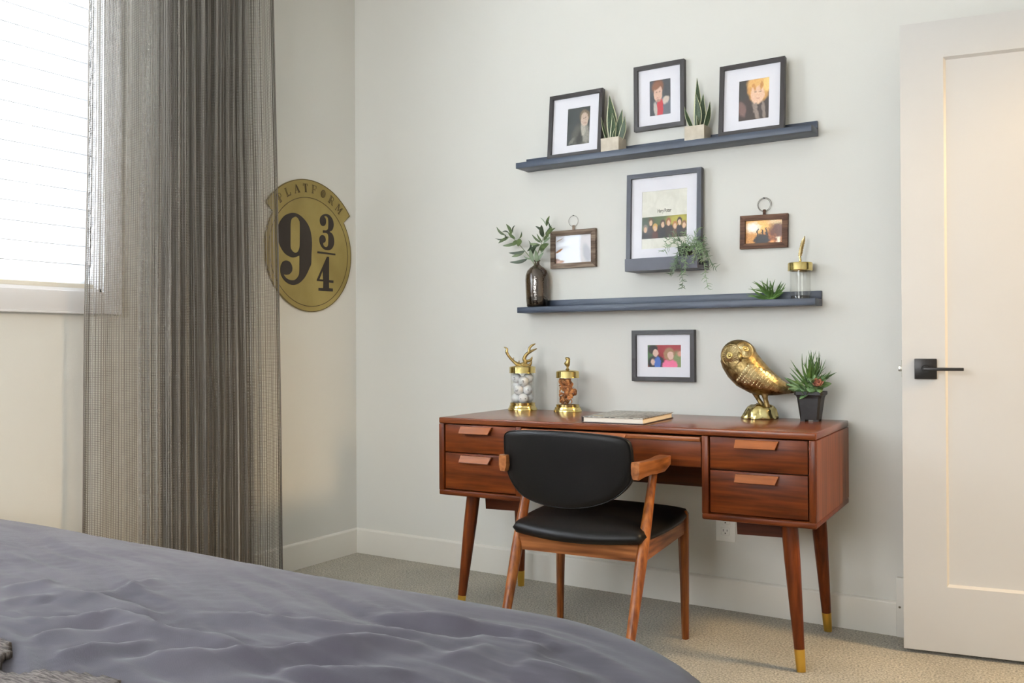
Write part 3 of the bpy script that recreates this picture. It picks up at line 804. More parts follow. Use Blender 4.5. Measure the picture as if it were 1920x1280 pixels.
# armrests: short paddles carrying the back; wide rounded front, deep blunt rear end
for s in (-1, 1):
    bm = bmesh.new(); secs = []
    #    y,     x centre, half width, top z, bottom z
    for y, xc, hw, zt, zb in ((-.196, .232, .004, .644, .636), (-.200, .234, .012, .648, .630), (-.212, .238, .020, .650, .622), (-.232, .240, .0245, .650, .612), (-.258, .239, .0245, .649, .604),
                              (-.30, .235, .019, .647, .602), (-.35, .231, .016, .647, .604), (-.40, .228, .0145, .649, .602), (-.445, .226, .0150, .652, .598), (-.452, .226, .0130, .650, .600)):
        x = s * xc
        secs.append([(x + hw * a, y, zb + (zt - zb) * b) for a, b in ((-.6, 0), (.6, 0), (1, .35), (1, .9), (.9, 1), (-.9, 1), (-1, .9), (-1, .35))])
    bm_loft(bm, secs)
    auto(from_bm('armrest', bm, m_ch_y, chair), 45)
# seat rails
def rail(name, a, b, h0, h1, zt0, zt1, th, mat):
    a, b = Vector(a), Vector(b); t = (b - a).normalized(); n = Vector((-t.y, t.x)) * th / 2
    bm = bmesh.new(); secs = []
    N = 10
    for i in range(N + 1):
        q = i / N; p = a.lerp(b, q)
        zt = zt0 + (zt1 - zt0) * q; hh = h0 + (h1 - h0) * q
        secs.append([(p.x + n.x, p.y + n.y, zt), (p.x - n.x, p.y - n.y, zt), (p.x - n.x, p.y - n.y, zt - hh), (p.x + n.x, p.y + n.y, zt - hh)])
    bm_loft(bm, secs)
    return from_bm(name, bm, mat, chair)
ry = rl(1, .36).y
rail('seat_rail', (-.205, ry), (.205, ry), .056, .056, .392, .392, .020, m_ch_x)
rail('seat_rail', (-.214, -.004), (.214, -.004), .05, .05, .40, .40, .020, m_ch_x)
rail('seat_rail', (.2115, ry), (.231, 0), .064, .050, .398, .412, .018, m_ch_y)
rail('seat_rail', (-.2115, ry), (-.231, 0), .064, .050, .398, .412, .018, m_ch_y)
# seat cushion
def cushion():
    N, Mq = 36, 30
    bm = bmesh.new()
    def P(u, v, top):
        # u,v in -1..1 ; squircle footprint
        k = .42
        uu = u * math.sqrt(1 - k * v * v * .35); vv = v * math.sqrt(1 - k * u * u * .35)
        hw = .240 + (vv) * .012
        y = -.180 + vv * .222
        y += -.016 * (1 - uu * uu) * (1 if vv < 0 else .2) * abs(vv)     # bowed rear edge
        x = uu * hw
        e = max(abs(u), abs(v)) ** 6
        crown = .014 * (1 - u * u) * (1 - v * v)
        zt = .450 + crown + .006 * vv - (.016 * e)
        zb = .392 + .008 * e + .006 * vv
        # edges pull down where they wrap the rails
        sag = -.010 * (1 - uu * uu) * max(0, -vv) ** 3
        return (x, y, (zt if top else zb) + sag)
    g = {}
    for top in (0, 1):
        for i in range(N + 1):
            for j in range(Mq + 1):
                b = i in (0, N) or j in (0, Mq)
                if top == 0 and b: g[0, i, j] = None; continue
                g[top, i, j] = bm.verts.new(P(i / N * 2 - 1, j / Mq * 2 - 1, top))
    for key, val in list(g.items()):
        if val is None: g[key] = None
    bot = {}
    for i in range(N + 1):
        for j in range(Mq + 1):
            if g[0, i, j] is None:
                bot[i, j] = bm.verts.new(P(i / N * 2 - 1, j / Mq * 2 - 1, 0))
            else: bot[i, j] = g[0, i, j]
    for i in range(N):
        for j in range(Mq):
            bm.faces.new([g[1, a, b] for a, b in ((i, j), (i + 1, j), (i + 1, j + 1), (i, j + 1))])
            bm.faces.new([bot[a, b] for a, b in ((i, j), (i, j + 1), (i + 1, j + 1), (i + 1, j))])
    ring = [(i, 0) for i in range(N)] + [(N, j) for j in range(Mq)] + [(i, Mq) for i in range(N, 0, -1)] + [(0, j) for j in range(Mq, 0, -1)]
    mid = []
    for a, b in ring:
        t, bo = g[1, a, b].co, bot[a, b].co
        c = Vector(((t.x + bo.x) / 2, (t.y + bo.y) / 2, (t.z + bo.z) / 2)); d = Vector((c.x, c.y + .18, 0)).normalized()
        mid.append(bm.verts.new(c + d * .012))
    n = len(ring)
    for k in range(n):
        a, b = ring[k], ring[(k + 1) % n]; m0, m1 = mid[k], mid[(k + 1) % n]
        bm.faces.new((g[1, a[0], a[1]], m0, m1, g[1, b[0], b[1]])); bm.faces.new((m0, bot[a], bot[b], m1))
    return from_bm('seat', bm, m_leather, chair, smooth=True)
cushion()
# backrest: shield shape bent around the sitter, seen from behind
def backrest():
    # outline in (x, z) from the middle, z from .492 to .727
    OUT = [(-.238, .700), (-.228, .722), (-.19, .731), (-.10, .736), (0, .737), (.10, .734), (.19, .727), (.226, .716), (.238, .695), (.241, .655), (.242, .620), (.236, .590), (.212, .560), (.165, .528), (.09, .503), (0, .494), (-.09, .500), (-.165, .520), (-.205, .552), (-.228, .590), (-.238, .640)]
    ol = [(p.x * .93 - .014, p.y) for p in catmull([(a, b, 0) for a, b in OUT], 4, True)]
    cx, cz = -.014, .62
    def back_y(x, z): return -.458 + .62 * x * x + -.10 * (z - .62)
    bm = bmesh.new()
    rings = []
    for layer, (sc, off) in enumerate([(0, .0), (.3, 0.), (.6, .0), (.85, -.0), (.955, .0015), (.99, .005), (1.0, .012), (.995, .020), (.97, .026), (.90, .030), (.7, .034), (.4, .036), (0, .037)]):
        if sc == 0:
            rings.append([bm.verts.new((cx, back_y(0, cz) + off, cz))]); continue
        rings.append([bm.verts.new((cx + (x - cx) * sc, back_y(cx + (x - cx) * sc, cz + (z - cz) * sc) + off, cz + (z - cz) * sc)) for x, z in ol])
    for a, b in zip(rings, rings[1:]):
        n = max(len(a), len(b))
        for i in range(n):
            j = (i + 1) % n
            if len(a) == 1: bm.faces.new((a[0], b[i], b[j]))
            elif len(b) == 1: bm.faces.new((a[i], a[j], b[0]))
            else: bm.faces.new((a[i], a[j], b[j], b[i]))
    o = from_bm('backrest', bm, m_leather, chair, smooth=True)
    # stitched welt round the rear edge
    sc = .985
    pts = [(x * sc, back_y(x * sc, cz + (z - cz) * sc) + .0035, cz + (z - cz) * sc) for x, z in ol]
    bm = bmesh.new(); pts.append(pts[0]); bm_tube(bm, pts, .0016, 5, False)
    from_bm('piping', bm, m_leather, o, smooth=True)
backrest()

# ------------------------------------------------------------------ bed
def fabric_mat():
    m, nt, b, o = mat_new('duvet_cotton'); L = nt.links
    tc = nt.nodes.new('ShaderNodeTexCoord')
    n = nt.nodes.new('ShaderNodeTexNoise'); n.inputs['Scale'].default_value = 6; n.inputs['Detail'].default_value = 6
    w = nt.nodes.new('ShaderNodeTexWave'); w.inputs['Scale'].default_value = 420; w.bands_direction = 'DIAGONAL'
    f = nt.nodes.new('ShaderNodeTexNoise'); f.inputs['Scale'].default_value = 420; f.inputs['Detail'].default_value = 2
    for q in (n, w, f): L.new(tc.outputs['Object'], q.inputs['Vector'])
    r = nt.nodes.new('ShaderNodeValToRGB'); r.color_ramp.elements[0].position = .3; r.color_ramp.elements[1].position = .7
    r.color_ramp.elements[0].color = (*lin((60, 56, 64)), 1); r.color_ramp.elements[1].color = (*lin((76, 72, 79)), 1)
    L.new(n.outputs['Fac'], r.inputs[0]); L.new(r.outputs[0], b.inputs['Base Color'])
    ad = nt.nodes.new('ShaderNodeMath'); ad.operation = 'ADD'; L.new(w.outputs['Fac'], ad.inputs[0]); L.new(f.outputs['Fac'], ad.inputs[1])
    bp = nt.nodes.new('ShaderNodeBump'); bp.inputs['Strength'].default_value = .25; bp.inputs['Distance'].default_value = .0008
    L.new(ad.outputs[0], bp.inputs['Height']); L.new(bp.outputs['Normal'], b.inputs['Normal'])
    b.inputs['Roughness'].default_value = .9; b.inputs['Sheen Weight'].default_value = .2; b.inputs['Sheen Roughness'].default_value = .4
    b.inputs['Specular IOR Level'].default_value = .15
    return m
BX0, BX1, BY0, BY1, BHT, BR = .42, 2.612, -3.72, -2.045, .545, .085
bed = tag(empty('bed', ((BX0 + BX1) / 2, (BY0 + BY1) / 2, 0)), 'low upholstered bed lying under the grey cotton cover', 'bed')
hx, hy = (BX1 - BX0) / 2, (BY1 - BY0) / 2
m_base = plain('bed_base', (70, 66, 70), .8)
bm = bmesh.new()
def rrect(a, b, r, z, n=10):
    out = []
    for cx, cy, a0 in ((a - r, b - r, 0), (-a + r, b - r, 90), (-a + r, -b + r, 180), (a - r, -b + r, 270)):
        out += [(cx + r * cos(rad(a0 + 90 * k / n)), cy + r * sin(rad(a0 + 90 * k / n)), z) for k in range(n + 1)]
    return out
bm_loft(bm, [rrect(hx - i, hy - i, .38, z) for i, z in ((.06, .26), (.03, .30), (.03, .47), (.05, .50), (.09, .515))])
auto(from_bm('mattress', bm, plain('mattress', (226, 222, 214), .8), bed), 50)
bm = bmesh.new(); bm_loft(bm, [rrect(hx - .05, hy - .05, .36, z) for z in (.10, .258)]); from_bm('bed_base', bm, m_base, bed)
for a in (-1, 1):
    for b in (-1, 1):
        tube('leg', [(a * (hx - .12), b * (hy - .12), .1), (a * (hx - .12), b * (hy - .12), 0)], [.026, .02], m_dark, bed, 12)
RID = [([(1.318, -2.352), (1.462, -2.399), (1.535, -2.411), (1.584, -2.401), (1.661, -2.406), (1.713, -2.406), (1.756, -2.391)], 0.012, 0.018), ([(1.528, -2.407), (1.535, -2.354), (1.53, -2.289), (1.541, -2.259)], 0.007, 0.02), ([(1.551, -2.563), (1.602, -2.531), (1.675, -2.5), (1.704, -2.46), (1.764, -2.462), (1.827, -2.467), (1.881, -2.46), (1.953, -2.455), (2.012, -2.46), (2.038, -2.462)], 0.017, 0.018), ([(1.756, -2.391), (1.836, -2.356), (1.921, -2.328), (2.008, -2.307), (2.091, -2.284), (2.165, -2.255), (2.24, -2.229)], 0.011, 0.018), ([(1.879, -2.586), (1.922, -2.55), (1.999, -2.493), (2.049, -2.448), (2.091, -2.393), (2.14, -2.341), (2.208, -2.281)], 0.015, 0.02), ([(1.686, -2.599), (1.708, -2.554), (1.756, -2.516), (1.799, -2.486)], 0.01, 0.018), ([(1.797, -2.626), (1.813, -2.581), (1.838, -2.539), (1.872, -2.505)], 0.01, 0.016), ([(1.991, -2.209), (2.061, -2.192), (2.122, -2.168), (2.171, -2.172), (2.21, -2.174)], 0.009, 0.022), ([(2.207, -2.226), (2.263, -2.21), (2.317, -2.209), (2.372, -2.224)], 0.012, 0.018), ([(2.092, -2.403), (2.122, -2.355), (2.178, -2.313), (2.22, -2.317)], 0.008, 0.02), ([(2.268, -2.162), (2.325, -2.172), (2.366, -2.198)], 0.008, 0.02), ([(2.267, -2.344), (2.277, -2.282), (2.291, -2.252)], 0.008, 0.025), ([(2.346, -2.286), (2.402, -2.279), (2.461, -2.278)], 0.007, 0.02), ([(1.335, -2.446), (1.371, -2.407), (1.399, -2.373)], 0.008, 0.02), ([(1.437, -2.501), (1.462, -2.459), (1.513, -2.451)], 0.008, 0.018), ([(2.092, -2.504), (2.179, -2.443), (2.27, -2.41)], 0.01, 0.02)]
import numpy as np
RIDN = []
for pts, amp, wd in RID:
    q = [(p.x, p.y) for p in catmull([(a, b, 0) for a, b in pts], 4)]
    RIDN.append((q, amp, wd))
def ridge_h(X, Y):
    """height of the long creases pushed up in the cotton; X, Y arrays"""
    X = np.asarray(X, float); Y = np.asarray(Y, float); H = np.zeros_like(X)
    for pts, amp, wd in RIDN:
        n = len(pts) - 1
        best = np.full(X.shape, 9.); side = np.zeros_like(X); tt = np.zeros_like(X)
        for i in range(n):
            ax, ay = pts[i]; bx, by = pts[i + 1]; dx, dy = bx - ax, by - ay; l2 = dx * dx + dy * dy + 1e-12
            t = np.clip(((X - ax) * dx + (Y - ay) * dy) / l2, 0, 1)
            ex, ey = X - ax - dx * t, Y - ay - dy * t; d = ex * ex + ey * ey
            m = d < best
            best = np.where(m, d, best); side = np.where(m, (dx * ey - dy * ex) / math.sqrt(l2), side); tt = np.where(m, (i + t) / n, tt)
        d = np.sqrt(best)
        fall = np.minimum(1, np.minimum(4 * tt, 4 * (1 - tt))); fall = fall * fall * (3 - 2 * fall)
        w = wd * (1.05 - .45 * np.tanh(side / .008))
        H += 1.0 * amp * fall * (1.15 * np.exp(-np.sqrt((d / w) ** 2 + .03)) - .25 * np.exp(-((d - 2. * w) / w) ** 2))
    return H
def duvet():
    step = .0095
    RC_ = .38; ext = BR * pi / 2 + .36
    ix0, ix1, iy0, iy1 = BX0, BX1, BY0, BY1
    xs = [ix0 - .2 + step * i for i in range(int((ix1 + ext - ix0 + .2) / step) + 1)]
    ys = [-3.25 + step * i for i in range(int((iy1 + ext + 3.25) / step) + 1)]
    RG = ridge_h(*np.meshgrid(np.array(xs), np.array(ys), indexing='ij'))
    v, f, idx = [], [], {}
    for i, x in enumerate(xs):
        for j, y in enumerate(ys):
            # signed distance to rounded rectangle (only the +x,+y corner is near the camera)
            cx, cy = ix1 - RC_, iy1 - RC_
            if x > cx and y > cy:
                dx, dy = x - cx, y - cy; l = math.hypot(dx, dy); sd = l - RC_; nx, ny = (dx / l, dy / l) if l > 1e-6 else (1, 0)
            elif x - ix1 > y - iy1: sd, nx, ny = x - ix1, 1, 0
            else: sd, nx, ny = y - iy1, 0, 1
            if sd > ext: continue
            wx, wy = x + .12 * noise.noise(Vector((x * 1.5, y * 1.5, 3.))), y + .25 * x + .10 * noise.noise(Vector((x * 2.4, y * 2, 8.)))
            cr_ = lambda sx, sy, o_: math.sqrt(noise.noise(Vector((wx * sx, wy * sy, o_))) ** 2 + .0004)
            nz = noise.noise(Vector((x * 2., y * 3.4, 1.))) * .008 - .012 * cr_(.9, 8., 4.) - .012 * cr_(1.6, 17., 7.) - .0065 * cr_(4., 44., 2.) + .010 + noise.noise(Vector((x * 30., y * 60., 7.))) * .0008
            if sd <= 0:
                fade = min(1, -sd / .12)
                H = BHT + .022 * (1 - math.exp(sd / .25)) + nz * (.45 + .55 * fade) + RG[i, j] * (.25 + .75 * fade)
                if x < 1.1: H -= .03 * (1.1 - x) ** 1.0 * 0
                v.append((x, y, H))
            else:
                bx, by = x - nx * sd, y - ny * sd
                a = sd / BR
                if a < pi / 2: ox, oz = BR * sin(a), -BR * (1 - cos(a))
                else:
                    dn = sd - BR * pi / 2
                    s_al = bx * (-ny) + by * nx
                    ox = BR + .02 * sin(s_al * 17 + 2 * noise.noise(Vector((s_al * 3, 0, 0)))) * min(1, dn / .2) + .04 * dn
                    oz = -BR - dn
                ox += nz * .8 * min(1, a)
                v.append((bx + nx * ox, by + ny * ox, BHT + nz * (.45 * max(0, 1 - a)) + oz))
            idx[i, j] = len(v) - 1
    for (i, j), k in idx.items():
        q = [idx.get((i + a, j + b)) for a, b in ((0, 0), (1, 0), (1, 1), (0, 1))]
        if None not in q: f.append(q)
    me = bpy.data.meshes.new('duvet_cover'); me.from_pydata(v, [], f)
    o = link_mesh('duvet_cover', me, fabric_mat(), smooth=True)
    tag(o, 'rumpled lavender-grey cotton cover spread over the bed', 'duvet')
    return o
duvet()
def throw():
    m, nt, b, o = mat_new('knit_wool'); L = nt.links
    tc = nt.nodes.new('ShaderNodeTexCoord')
    mp = nt.nodes.new('ShaderNodeMapping'); mp.inputs['Rotation'].default_value = (0, 0, rad(20)); mp.inputs['Scale'].default_value = (70, 420, 60)
    n = nt.nodes.new('ShaderNodeTexNoise'); n.inputs['Scale'].default_value = 1.; n.inputs['Detail'].default_value = 4
    L.new(tc.outputs['Object'], mp.inputs[0]); L.new(mp.outputs[0], n.inputs['Vector'])
    r = nt.nodes.new('ShaderNodeValToRGB'); r.color_ramp.elements[0].position = .36; r.color_ramp.elements[1].position = .64
    r.color_ramp.elements[0].color = (*lin((62, 55, 52)), 1); r.color_ramp.elements[1].color = (*lin((118, 109, 104)), 1)
    L.new(n.outputs['Fac'], r.inputs[0]); L.new(r.outputs[0], b.inputs['Base Color'])
    bp = nt.nodes.new('ShaderNodeBump'); bp.inputs['Strength'].default_value = 1.; bp.inputs['Distance'].default_value = .003
    L.new(n.outputs['Fac'], bp.inputs['Height']); L.new(bp.outputs['Normal'], b.inputs['Normal']); b.inputs['Roughness'].default_value = .95
    # far edge of the throw as seen on the bed, running back towards the photographer
    E_ = [(1.62, -2.646), (1.67, -2.627), (1.701, -2.625), (1.734, -2.639), (1.76, -2.67), (1.8, -2.697), (1.849, -2.66), (1.893, -2.643), (1.941, -2.627), (1.976, -2.633), (1.979, -2.661), (2.025, -2.702)]
    P = [Vector((a, b_, 0)) for a, b_ in E_] + [Vector((1.75, -3.2, 0)), Vector((1.2, -3.2, 0)), Vector((1.2, -2.75, 0))]
    def inside(x, y):
        c = False
        for k in range(len(P)):
            a, b2 = P[k], P[k - 1]
            if (a.y > y) != (b2.y > y) and x < (b2.x - a.x) * (y - a.y) / (b2.y - a.y) + a.x: c = not c
        return c
    st = .008; v, f, idx = [], [], {}
    x = 1.15; i = 0
    while x < 2.3:
        y = -3.2; j = 0
        while y < -2.4:
            if inside(x + .004 * noise.noise(Vector((y * 60, x * 20, 0))), y + .004 * noise.noise(Vector((x * 50, y * 20, 5)))):
                nz = noise.noise(Vector((x * 2.2, y * 3.4, 1.))) * .010
                v.append((x, y, BHT + .022 * .9 + nz + .012 + float(ridge_h(x, y)) * .9 + .003 * noise.noise(Vector((x * 20, y * 50, 0))))); idx[i, j] = len(v) - 1
            y += st; j += 1
        x += st; i += 1
    for (a, b2), k in idx.items():
        q = [idx.get((a + c, b2 + d)) for c, d in ((0, 0), (1, 0), (1, 1), (0, 1))]
        if None not in q: f.append(q)
    me = bpy.data.meshes.new('knit_throw'); me.from_pydata(v, [], f)
    o = link_mesh('knit_throw', me, m, smooth=True)
    s = o.modifiers.new('thick', 'SOLIDIFY'); s.thickness = .010; s.offset = -1
    tag(o, 'corner of a brown-grey knitted wool throw lying on the cotton cover', 'throw')
throw()

# ------------------------------------------------------------------ shelves
def wall_shelf(label, x0, x1, z0):
    r = tag(empty('wall_shelf', ((x0 + x1) / 2, 0, z0)), label, 'shelf', 'slate blue picture ledges')
    h = (x1 - x0) / 2
    box('shelf_board', -h, h, -.100, 0, 0, .024, m_shelf, r, bev=.0012)
    box('back_rail', -h, h, -.014, 0, .0242, .054, m_shelf, r, bev=.0012)
    return r
SU, SL = 1.753, 1.142
wall_shelf('upper slate-blue wall shelf carrying two leaning frames and two snake plants', .990, 2.214, SU)
wall_shelf('lower slate-blue wall shelf carrying the vase of olive branches', .993, 2.224, SL)
UZ, LZ = SU + .0245, SL + .0245
# short deep ledge under the big frame
LX0, LX1, LY, LZ0, LZ1 = 1.499, 1.802, -.118, 1.292, 1.340
lg = tag(empty('picture_ledge', ((LX0 + LX1) / 2, 0, LZ0)), 'short dark grey ledge holding the big matted poster frame', 'shelf')
h = (LX1 - LX0) / 2
m_ledge = plain('ledge_paint', (74, 74, 84), .45, bump=.1, bscale=90)
box('ledge_board', -h, h, LY + .006, 0, 0, .013, m_ledge, lg, bev=.001)
bm = bmesh.new()
bm_loft(bm, [[(-h - .0, LY + .006, z), (-h + .004, LY, z), (h - .004, LY, z), (h, LY + .006, z)] for z in (0, LZ1 - LZ0)])
from_bm('front_lip', bm, m_ledge, lg)
box('back_rail', -h, h, -.012, 0, .0132, .035, m_ledge, lg)

# ------------------------------------------------------------------ picture frames
def picture(label, w, h, loc, tilt, mf, bar, win, dep=.022, pm=None, rot=0., group=None, poster=None, matm=None):
    """w,h outer size; win=(x0,x1,z0,z1) of the print from the lower left corner of the frame"""
    r = tag(empty('framed_picture', loc, rot=(-tilt, 0, rot)), label, 'picture frame', group)
    W2 = w / 2
    for (a, b, c, d, vert) in ((-W2, W2, h - bar, h, 0), (-W2, W2, 0, bar, 0), (-W2, -W2 + bar, 0, h, 1), (W2 - bar, W2, 0, h, 1)):
        bm = bmesh.new()
        if vert:
            s = 1 if a < 0 else -1
            o_, i_ = (a, b) if a < 0 else (b, a)
            secs = [[(o_, -dep, z if k == 0 else h - z) for z in (0,)] for k in (0, 1)]
            lo = [(o_, -dep, 0), (i_, -dep, bar), (i_, 0, bar), (o_, 0, 0)]
            hi = [(o_, -dep, h), (i_, -dep, h - bar), (i_, 0, h - bar), (o_, 0, h)]
        else:
            zo, zi = (h, h - bar) if c > 0 else (0, bar)
            lo = [(-W2, -dep, zo), (-W2 + bar, -dep, zi), (-W2 + bar, 0, zi), (-W2, 0, zo)]
            hi = [(W2, -dep, zo), (W2 - bar, -dep, zi), (W2 - bar, 0, zi), (W2, 0, zo)]
        bm_loft(bm, [lo, hi]); from_bm('frame_bar', bm, mf, r)
    box('backing_board', -W2 + bar * .5, W2 - bar * .5, -.004, -.001, bar * .5, h - bar * .5, m_rail, r)
    x0, x1, z0, z1 = win
    x0 -= W2; x1 -= W2
    a = bar * .7
    if matm is not False:
        bm = bmesh.new(); y0, y1 = -.009, -.0075
        O = [(-W2 + a, a), (W2 - a, a), (W2 - a, h - a), (-W2 + a, h - a)]; I = [(x0, z0), (x1, z0), (x1, z1), (x0, z1)]
        for q in range(4):
            j = (q + 1) % 4
            bm_loft(bm, [[(O[q][0], y, O[q][1]), (O[j][0], y, O[j][1]), (I[j][0], y, I[j][1]), (I[q][0], y, I[q][1])] for y in (y0, y1)])
        from_bm('mat_board', bm, matm or m_mat, r)
    pr = uv_plane('print', x1 - x0 + .004, z1 - z0 + .004, pm, r, -.0072, x0 - .002, z0 - .002)
    box('glass_pane', -W2 + a, W2 - a, -.0125, -.0115, a, h - a, m_glass, r)
    return r, pr
SK = (196, 160, 138)
pA = print_mat('portrait_grey', (62, 66, 66), [
    (.62, .22, .42, .34, 8, (92, 90, 84), .25), (.80, .30, .16, .30, 20, (146, 142, 132), .3), (.55, .15, .12, .2, -20, (66, 66, 62), .4), (.70, .40, .10, .16, 10, (176, 168, 156), .3),
    (.74, .74, .21, .17, 0, (122, 104, 84), .2), (.75, .66, .15, .18, 0, (200, 176, 158), .15), (.22, .12, .14, .05, 30, (120, 118, 110), .4), (.71, .69, .03, .018, 0, (140, 116, 102), .8), (.80, .69, .03, .018, 0, (140, 116, 102), .8), (.755, .57, .045, .014, 0, (176, 142, 128), .8)], noisy=.5, edge=.12)
pB = print_mat('portrait_red', (66, 68, 72), [
    (.70, .16, .46, .34, -10, (104, 108, 118), .2), (.46, .12, .17, .36, -8, (176, 34, 44), .12), (.76, .42, .16, .10, 20, (206, 190, 176), .3), (.28, .2, .08, .2, 10, (196, 186, 176), .3),
    (.38, .80, .27, .20, 0, (124, 80, 56), .2), (.40, .62, .20, .23, 0, (212, 172, 150), .12), (.36, .84, .22, .10, 15, (132, 84, 56), .3), (.33, .66, .035, .018, 0, (150, 116, 100), .8), (.47, .66, .035, .018, 0, (150, 116, 100), .8), (.40, .50, .06, .014, 0, (190, 138, 122), .8), (.41, .42, .1, .04, 0, (170, 130, 112), .4)], noisy=.35, edge=.1)
pC = print_mat('portrait_blond', (66, 62, 60), [
    (.5, .1, .55, .5, 0, (70, 58, 54), .15), (.12, .3, .12, .2, 20, (128, 98, 92), .3), (.56, .24, .07, .3, 20, (150, 132, 122), .4), (.82, .18, .05, .3, 10, (140, 124, 116), .4),
    (.65, .78, .36, .36, 0, (206, 150, 84), .15), (.62, .64, .22, .26, 0, (226, 186, 156), .12), (.58, .94, .30, .14, 10, (222, 172, 104), .3), (.9, .86, .12, .2, 0, (238, 200, 126), .3), (.54, .68, .04, .02, 0, (164, 124, 100), .8), (.70, .68, .04, .02, 0, (164, 124, 100), .8), (.62, .52, .06, .014, 0, (200, 146, 124), .8), (.5, .80, .05, .10, 20, (200, 140, 76), .4), (.74, .82, .05, .10, -20, (196, 136, 70), .4)], noisy=.4, edge=.12)
pD = print_mat('poster_sheet', (226, 223, 210), [], bgnoise=((216, 213, 199), 5), edge=.02)
figs = [(.5, .1, .6, .5, 0, (48, 40, 36), .15)]
for i, (x, z, hc) in enumerate([(.08, .42, (128, 112, 102)), (.2, .72, (96, 66, 40)), (.3, .45, (206, 160, 86)), (.47, .6, (70, 44, 32)), (.6, .66, (150, 84, 44)), (.74, .5, (176, 116, 60)), (.84, .66, (60, 40, 30)), (.94, .5, (132, 92, 58))]):
    figs += [(x, z - .36, .065, .3, 0, ((44, 38, 38), (60, 46, 40), (90, 52, 40))[i % 3], .2), (x, z + .06, .055, .18, 0, hc, .2), (x, z, .036, .13, 0, (214, 178, 144), .2)]
pD2 = print_mat('poster_band', (84, 96, 52), [(.82, .75, .25, .35, 0, (172, 160, 62), .5), (.1, .8, .2, .25, 0, (60, 72, 50), .5)] + figs, edge=.03, noisy=.3)
pE = print_mat('glare_print', (226, 228, 236), [(.86, .5, .2, .9, 0, (196, 188, 186), .2), (.84, .34, .10, .3, 8, (164, 160, 162), .4), (.05, .1, .1, .12, 0, (128, 82, 52), .3), (.16, .10, .10, .05, 10, (170, 120, 84), .4), (.12, .46, .12, .03, 38, (166, 116, 80), .3), (.14, .82, .10, .015, 36, (180, 160, 140), .4)], rough=.15, edge=.04)  # white ground and brown patches paint glare and leaf reflections into the sheet
pF = print_mat('fire_print', (118, 62, 34), [(.3, .75, .40, .32, 20, (255, 196, 110), .5), (.80, .86, .18, .10, 0, (250, 214, 160), .6), (.22, .68, .16, .18, 0, (255, 250, 236), .5), (.18, .2, .2, .25, 0, (206, 140, 62), .5), (.85, .55, .2, .25, 0, (104, 60, 44), .5),
    (.45, .18, .2, .22, 0, (30, 24, 24), .2), (.34, .45, .022, .2, 0, (52, 36, 30), .2), (.46, .42, .02, .18, 0, (52, 36, 30), .2), (.56, .48, .02, .18, 0, (44, 32, 28), .2), (.86, .16, .05, .12, 0, (255, 236, 204), .5), (.7, .1, .06, .06, 0, (230, 150, 80), .5)], bgnoise=((190, 112, 54), 6), edge=.16, noisy=.8)
pG = print_mat('two_friends', (148, 30, 36), [(.08, .7, .2, .6, 0, (66, 104, 54), .3), (.9, .3, .2, .4, 0, (128, 142, 92), .4), (.98, .6, .1, .12, 0, (214, 150, 130), .4),
    (.26, .22, .24, .32, 0, (30, 28, 36), .15), (.30, .2, .10, .28, 0, (62, 100, 178), .2), (.16, .24, .06, .14, 0, (214, 180, 164), .3), (.17, .78, .14, .2, 0, (38, 28, 26), .15), (.24, .64, .085, .16, 0, (212, 176, 158), .15),
    (.66, .10, .22, .26, 0, (226, 106, 142), .15), (.64, .58, .16, .28, 0, (150, 112, 76), .18), (.68, .52, .09, .18, 0, (216, 176, 158), .15)], edge=.08, noisy=.3)
picture('charcoal frame with the grey portrait, leaning on the left of the upper shelf', .247, .268, (1.255, -.058, UZ + .0005), rad(5.5), m_frame, .0155, (.083, .187, .050, .206), pm=pA)
picture('charcoal frame with the red-shirted portrait, hung highest on the wall', .213, .258, (1.6065, -.001, 1.8575), 0, m_frame, .0165, (.064, .152, .056, .195), pm=pB)
picture('charcoal frame with the blond portrait, leaning on the right of the upper shelf', .243, .268, (1.990, -.058, UZ + .0005), rad(5), m_frame, .0155, (.072, .184, .052, .204), pm=pC)
rD, prD = picture('tall slate-grey frame with the cream group poster standing in the short ledge', .312, .378, (1.6305, -.030, LZ0 + .0135), rad(2.5), m_frame2, .018, (.062, .250, .078, .306), pm=pD)
uv_plane('poster_photo', .188, .086, pD2, rD, -.0079, .062 - .156, .118, .0005)
tx = bpy.data.curves.new('t', 'FONT'); tx.body = 'Harry Potter'; tx.size = .0155; tx.align_x = 'CENTER'; tx.extrude = .0002; tx.space_character = .85
to = bpy.data.objects.new('t', tx); COL.objects.link(to)
tm = bpy.data.meshes.new_from_object(to.evaluated_get(bpy.context.evaluated_depsgraph_get())); COL.objects.unlink(to); bpy.data.objects.remove(to)
tm.materials.clear()
for v in tm.vertices: v.co = Vector((v.co.x * .85, -.0078 - v.co.z, v.co.y * 1.35 + .219))
link_mesh('title', tm, plain('title_ink', (92, 88, 74), .7), rD)
picture('small charcoal frame with the photo of two friends, hung just above the desk', .263, .202, (1.6165, -.001, .8605), 0, m_frame, .0175, (.064, .204, .056, .143), pm=pG)

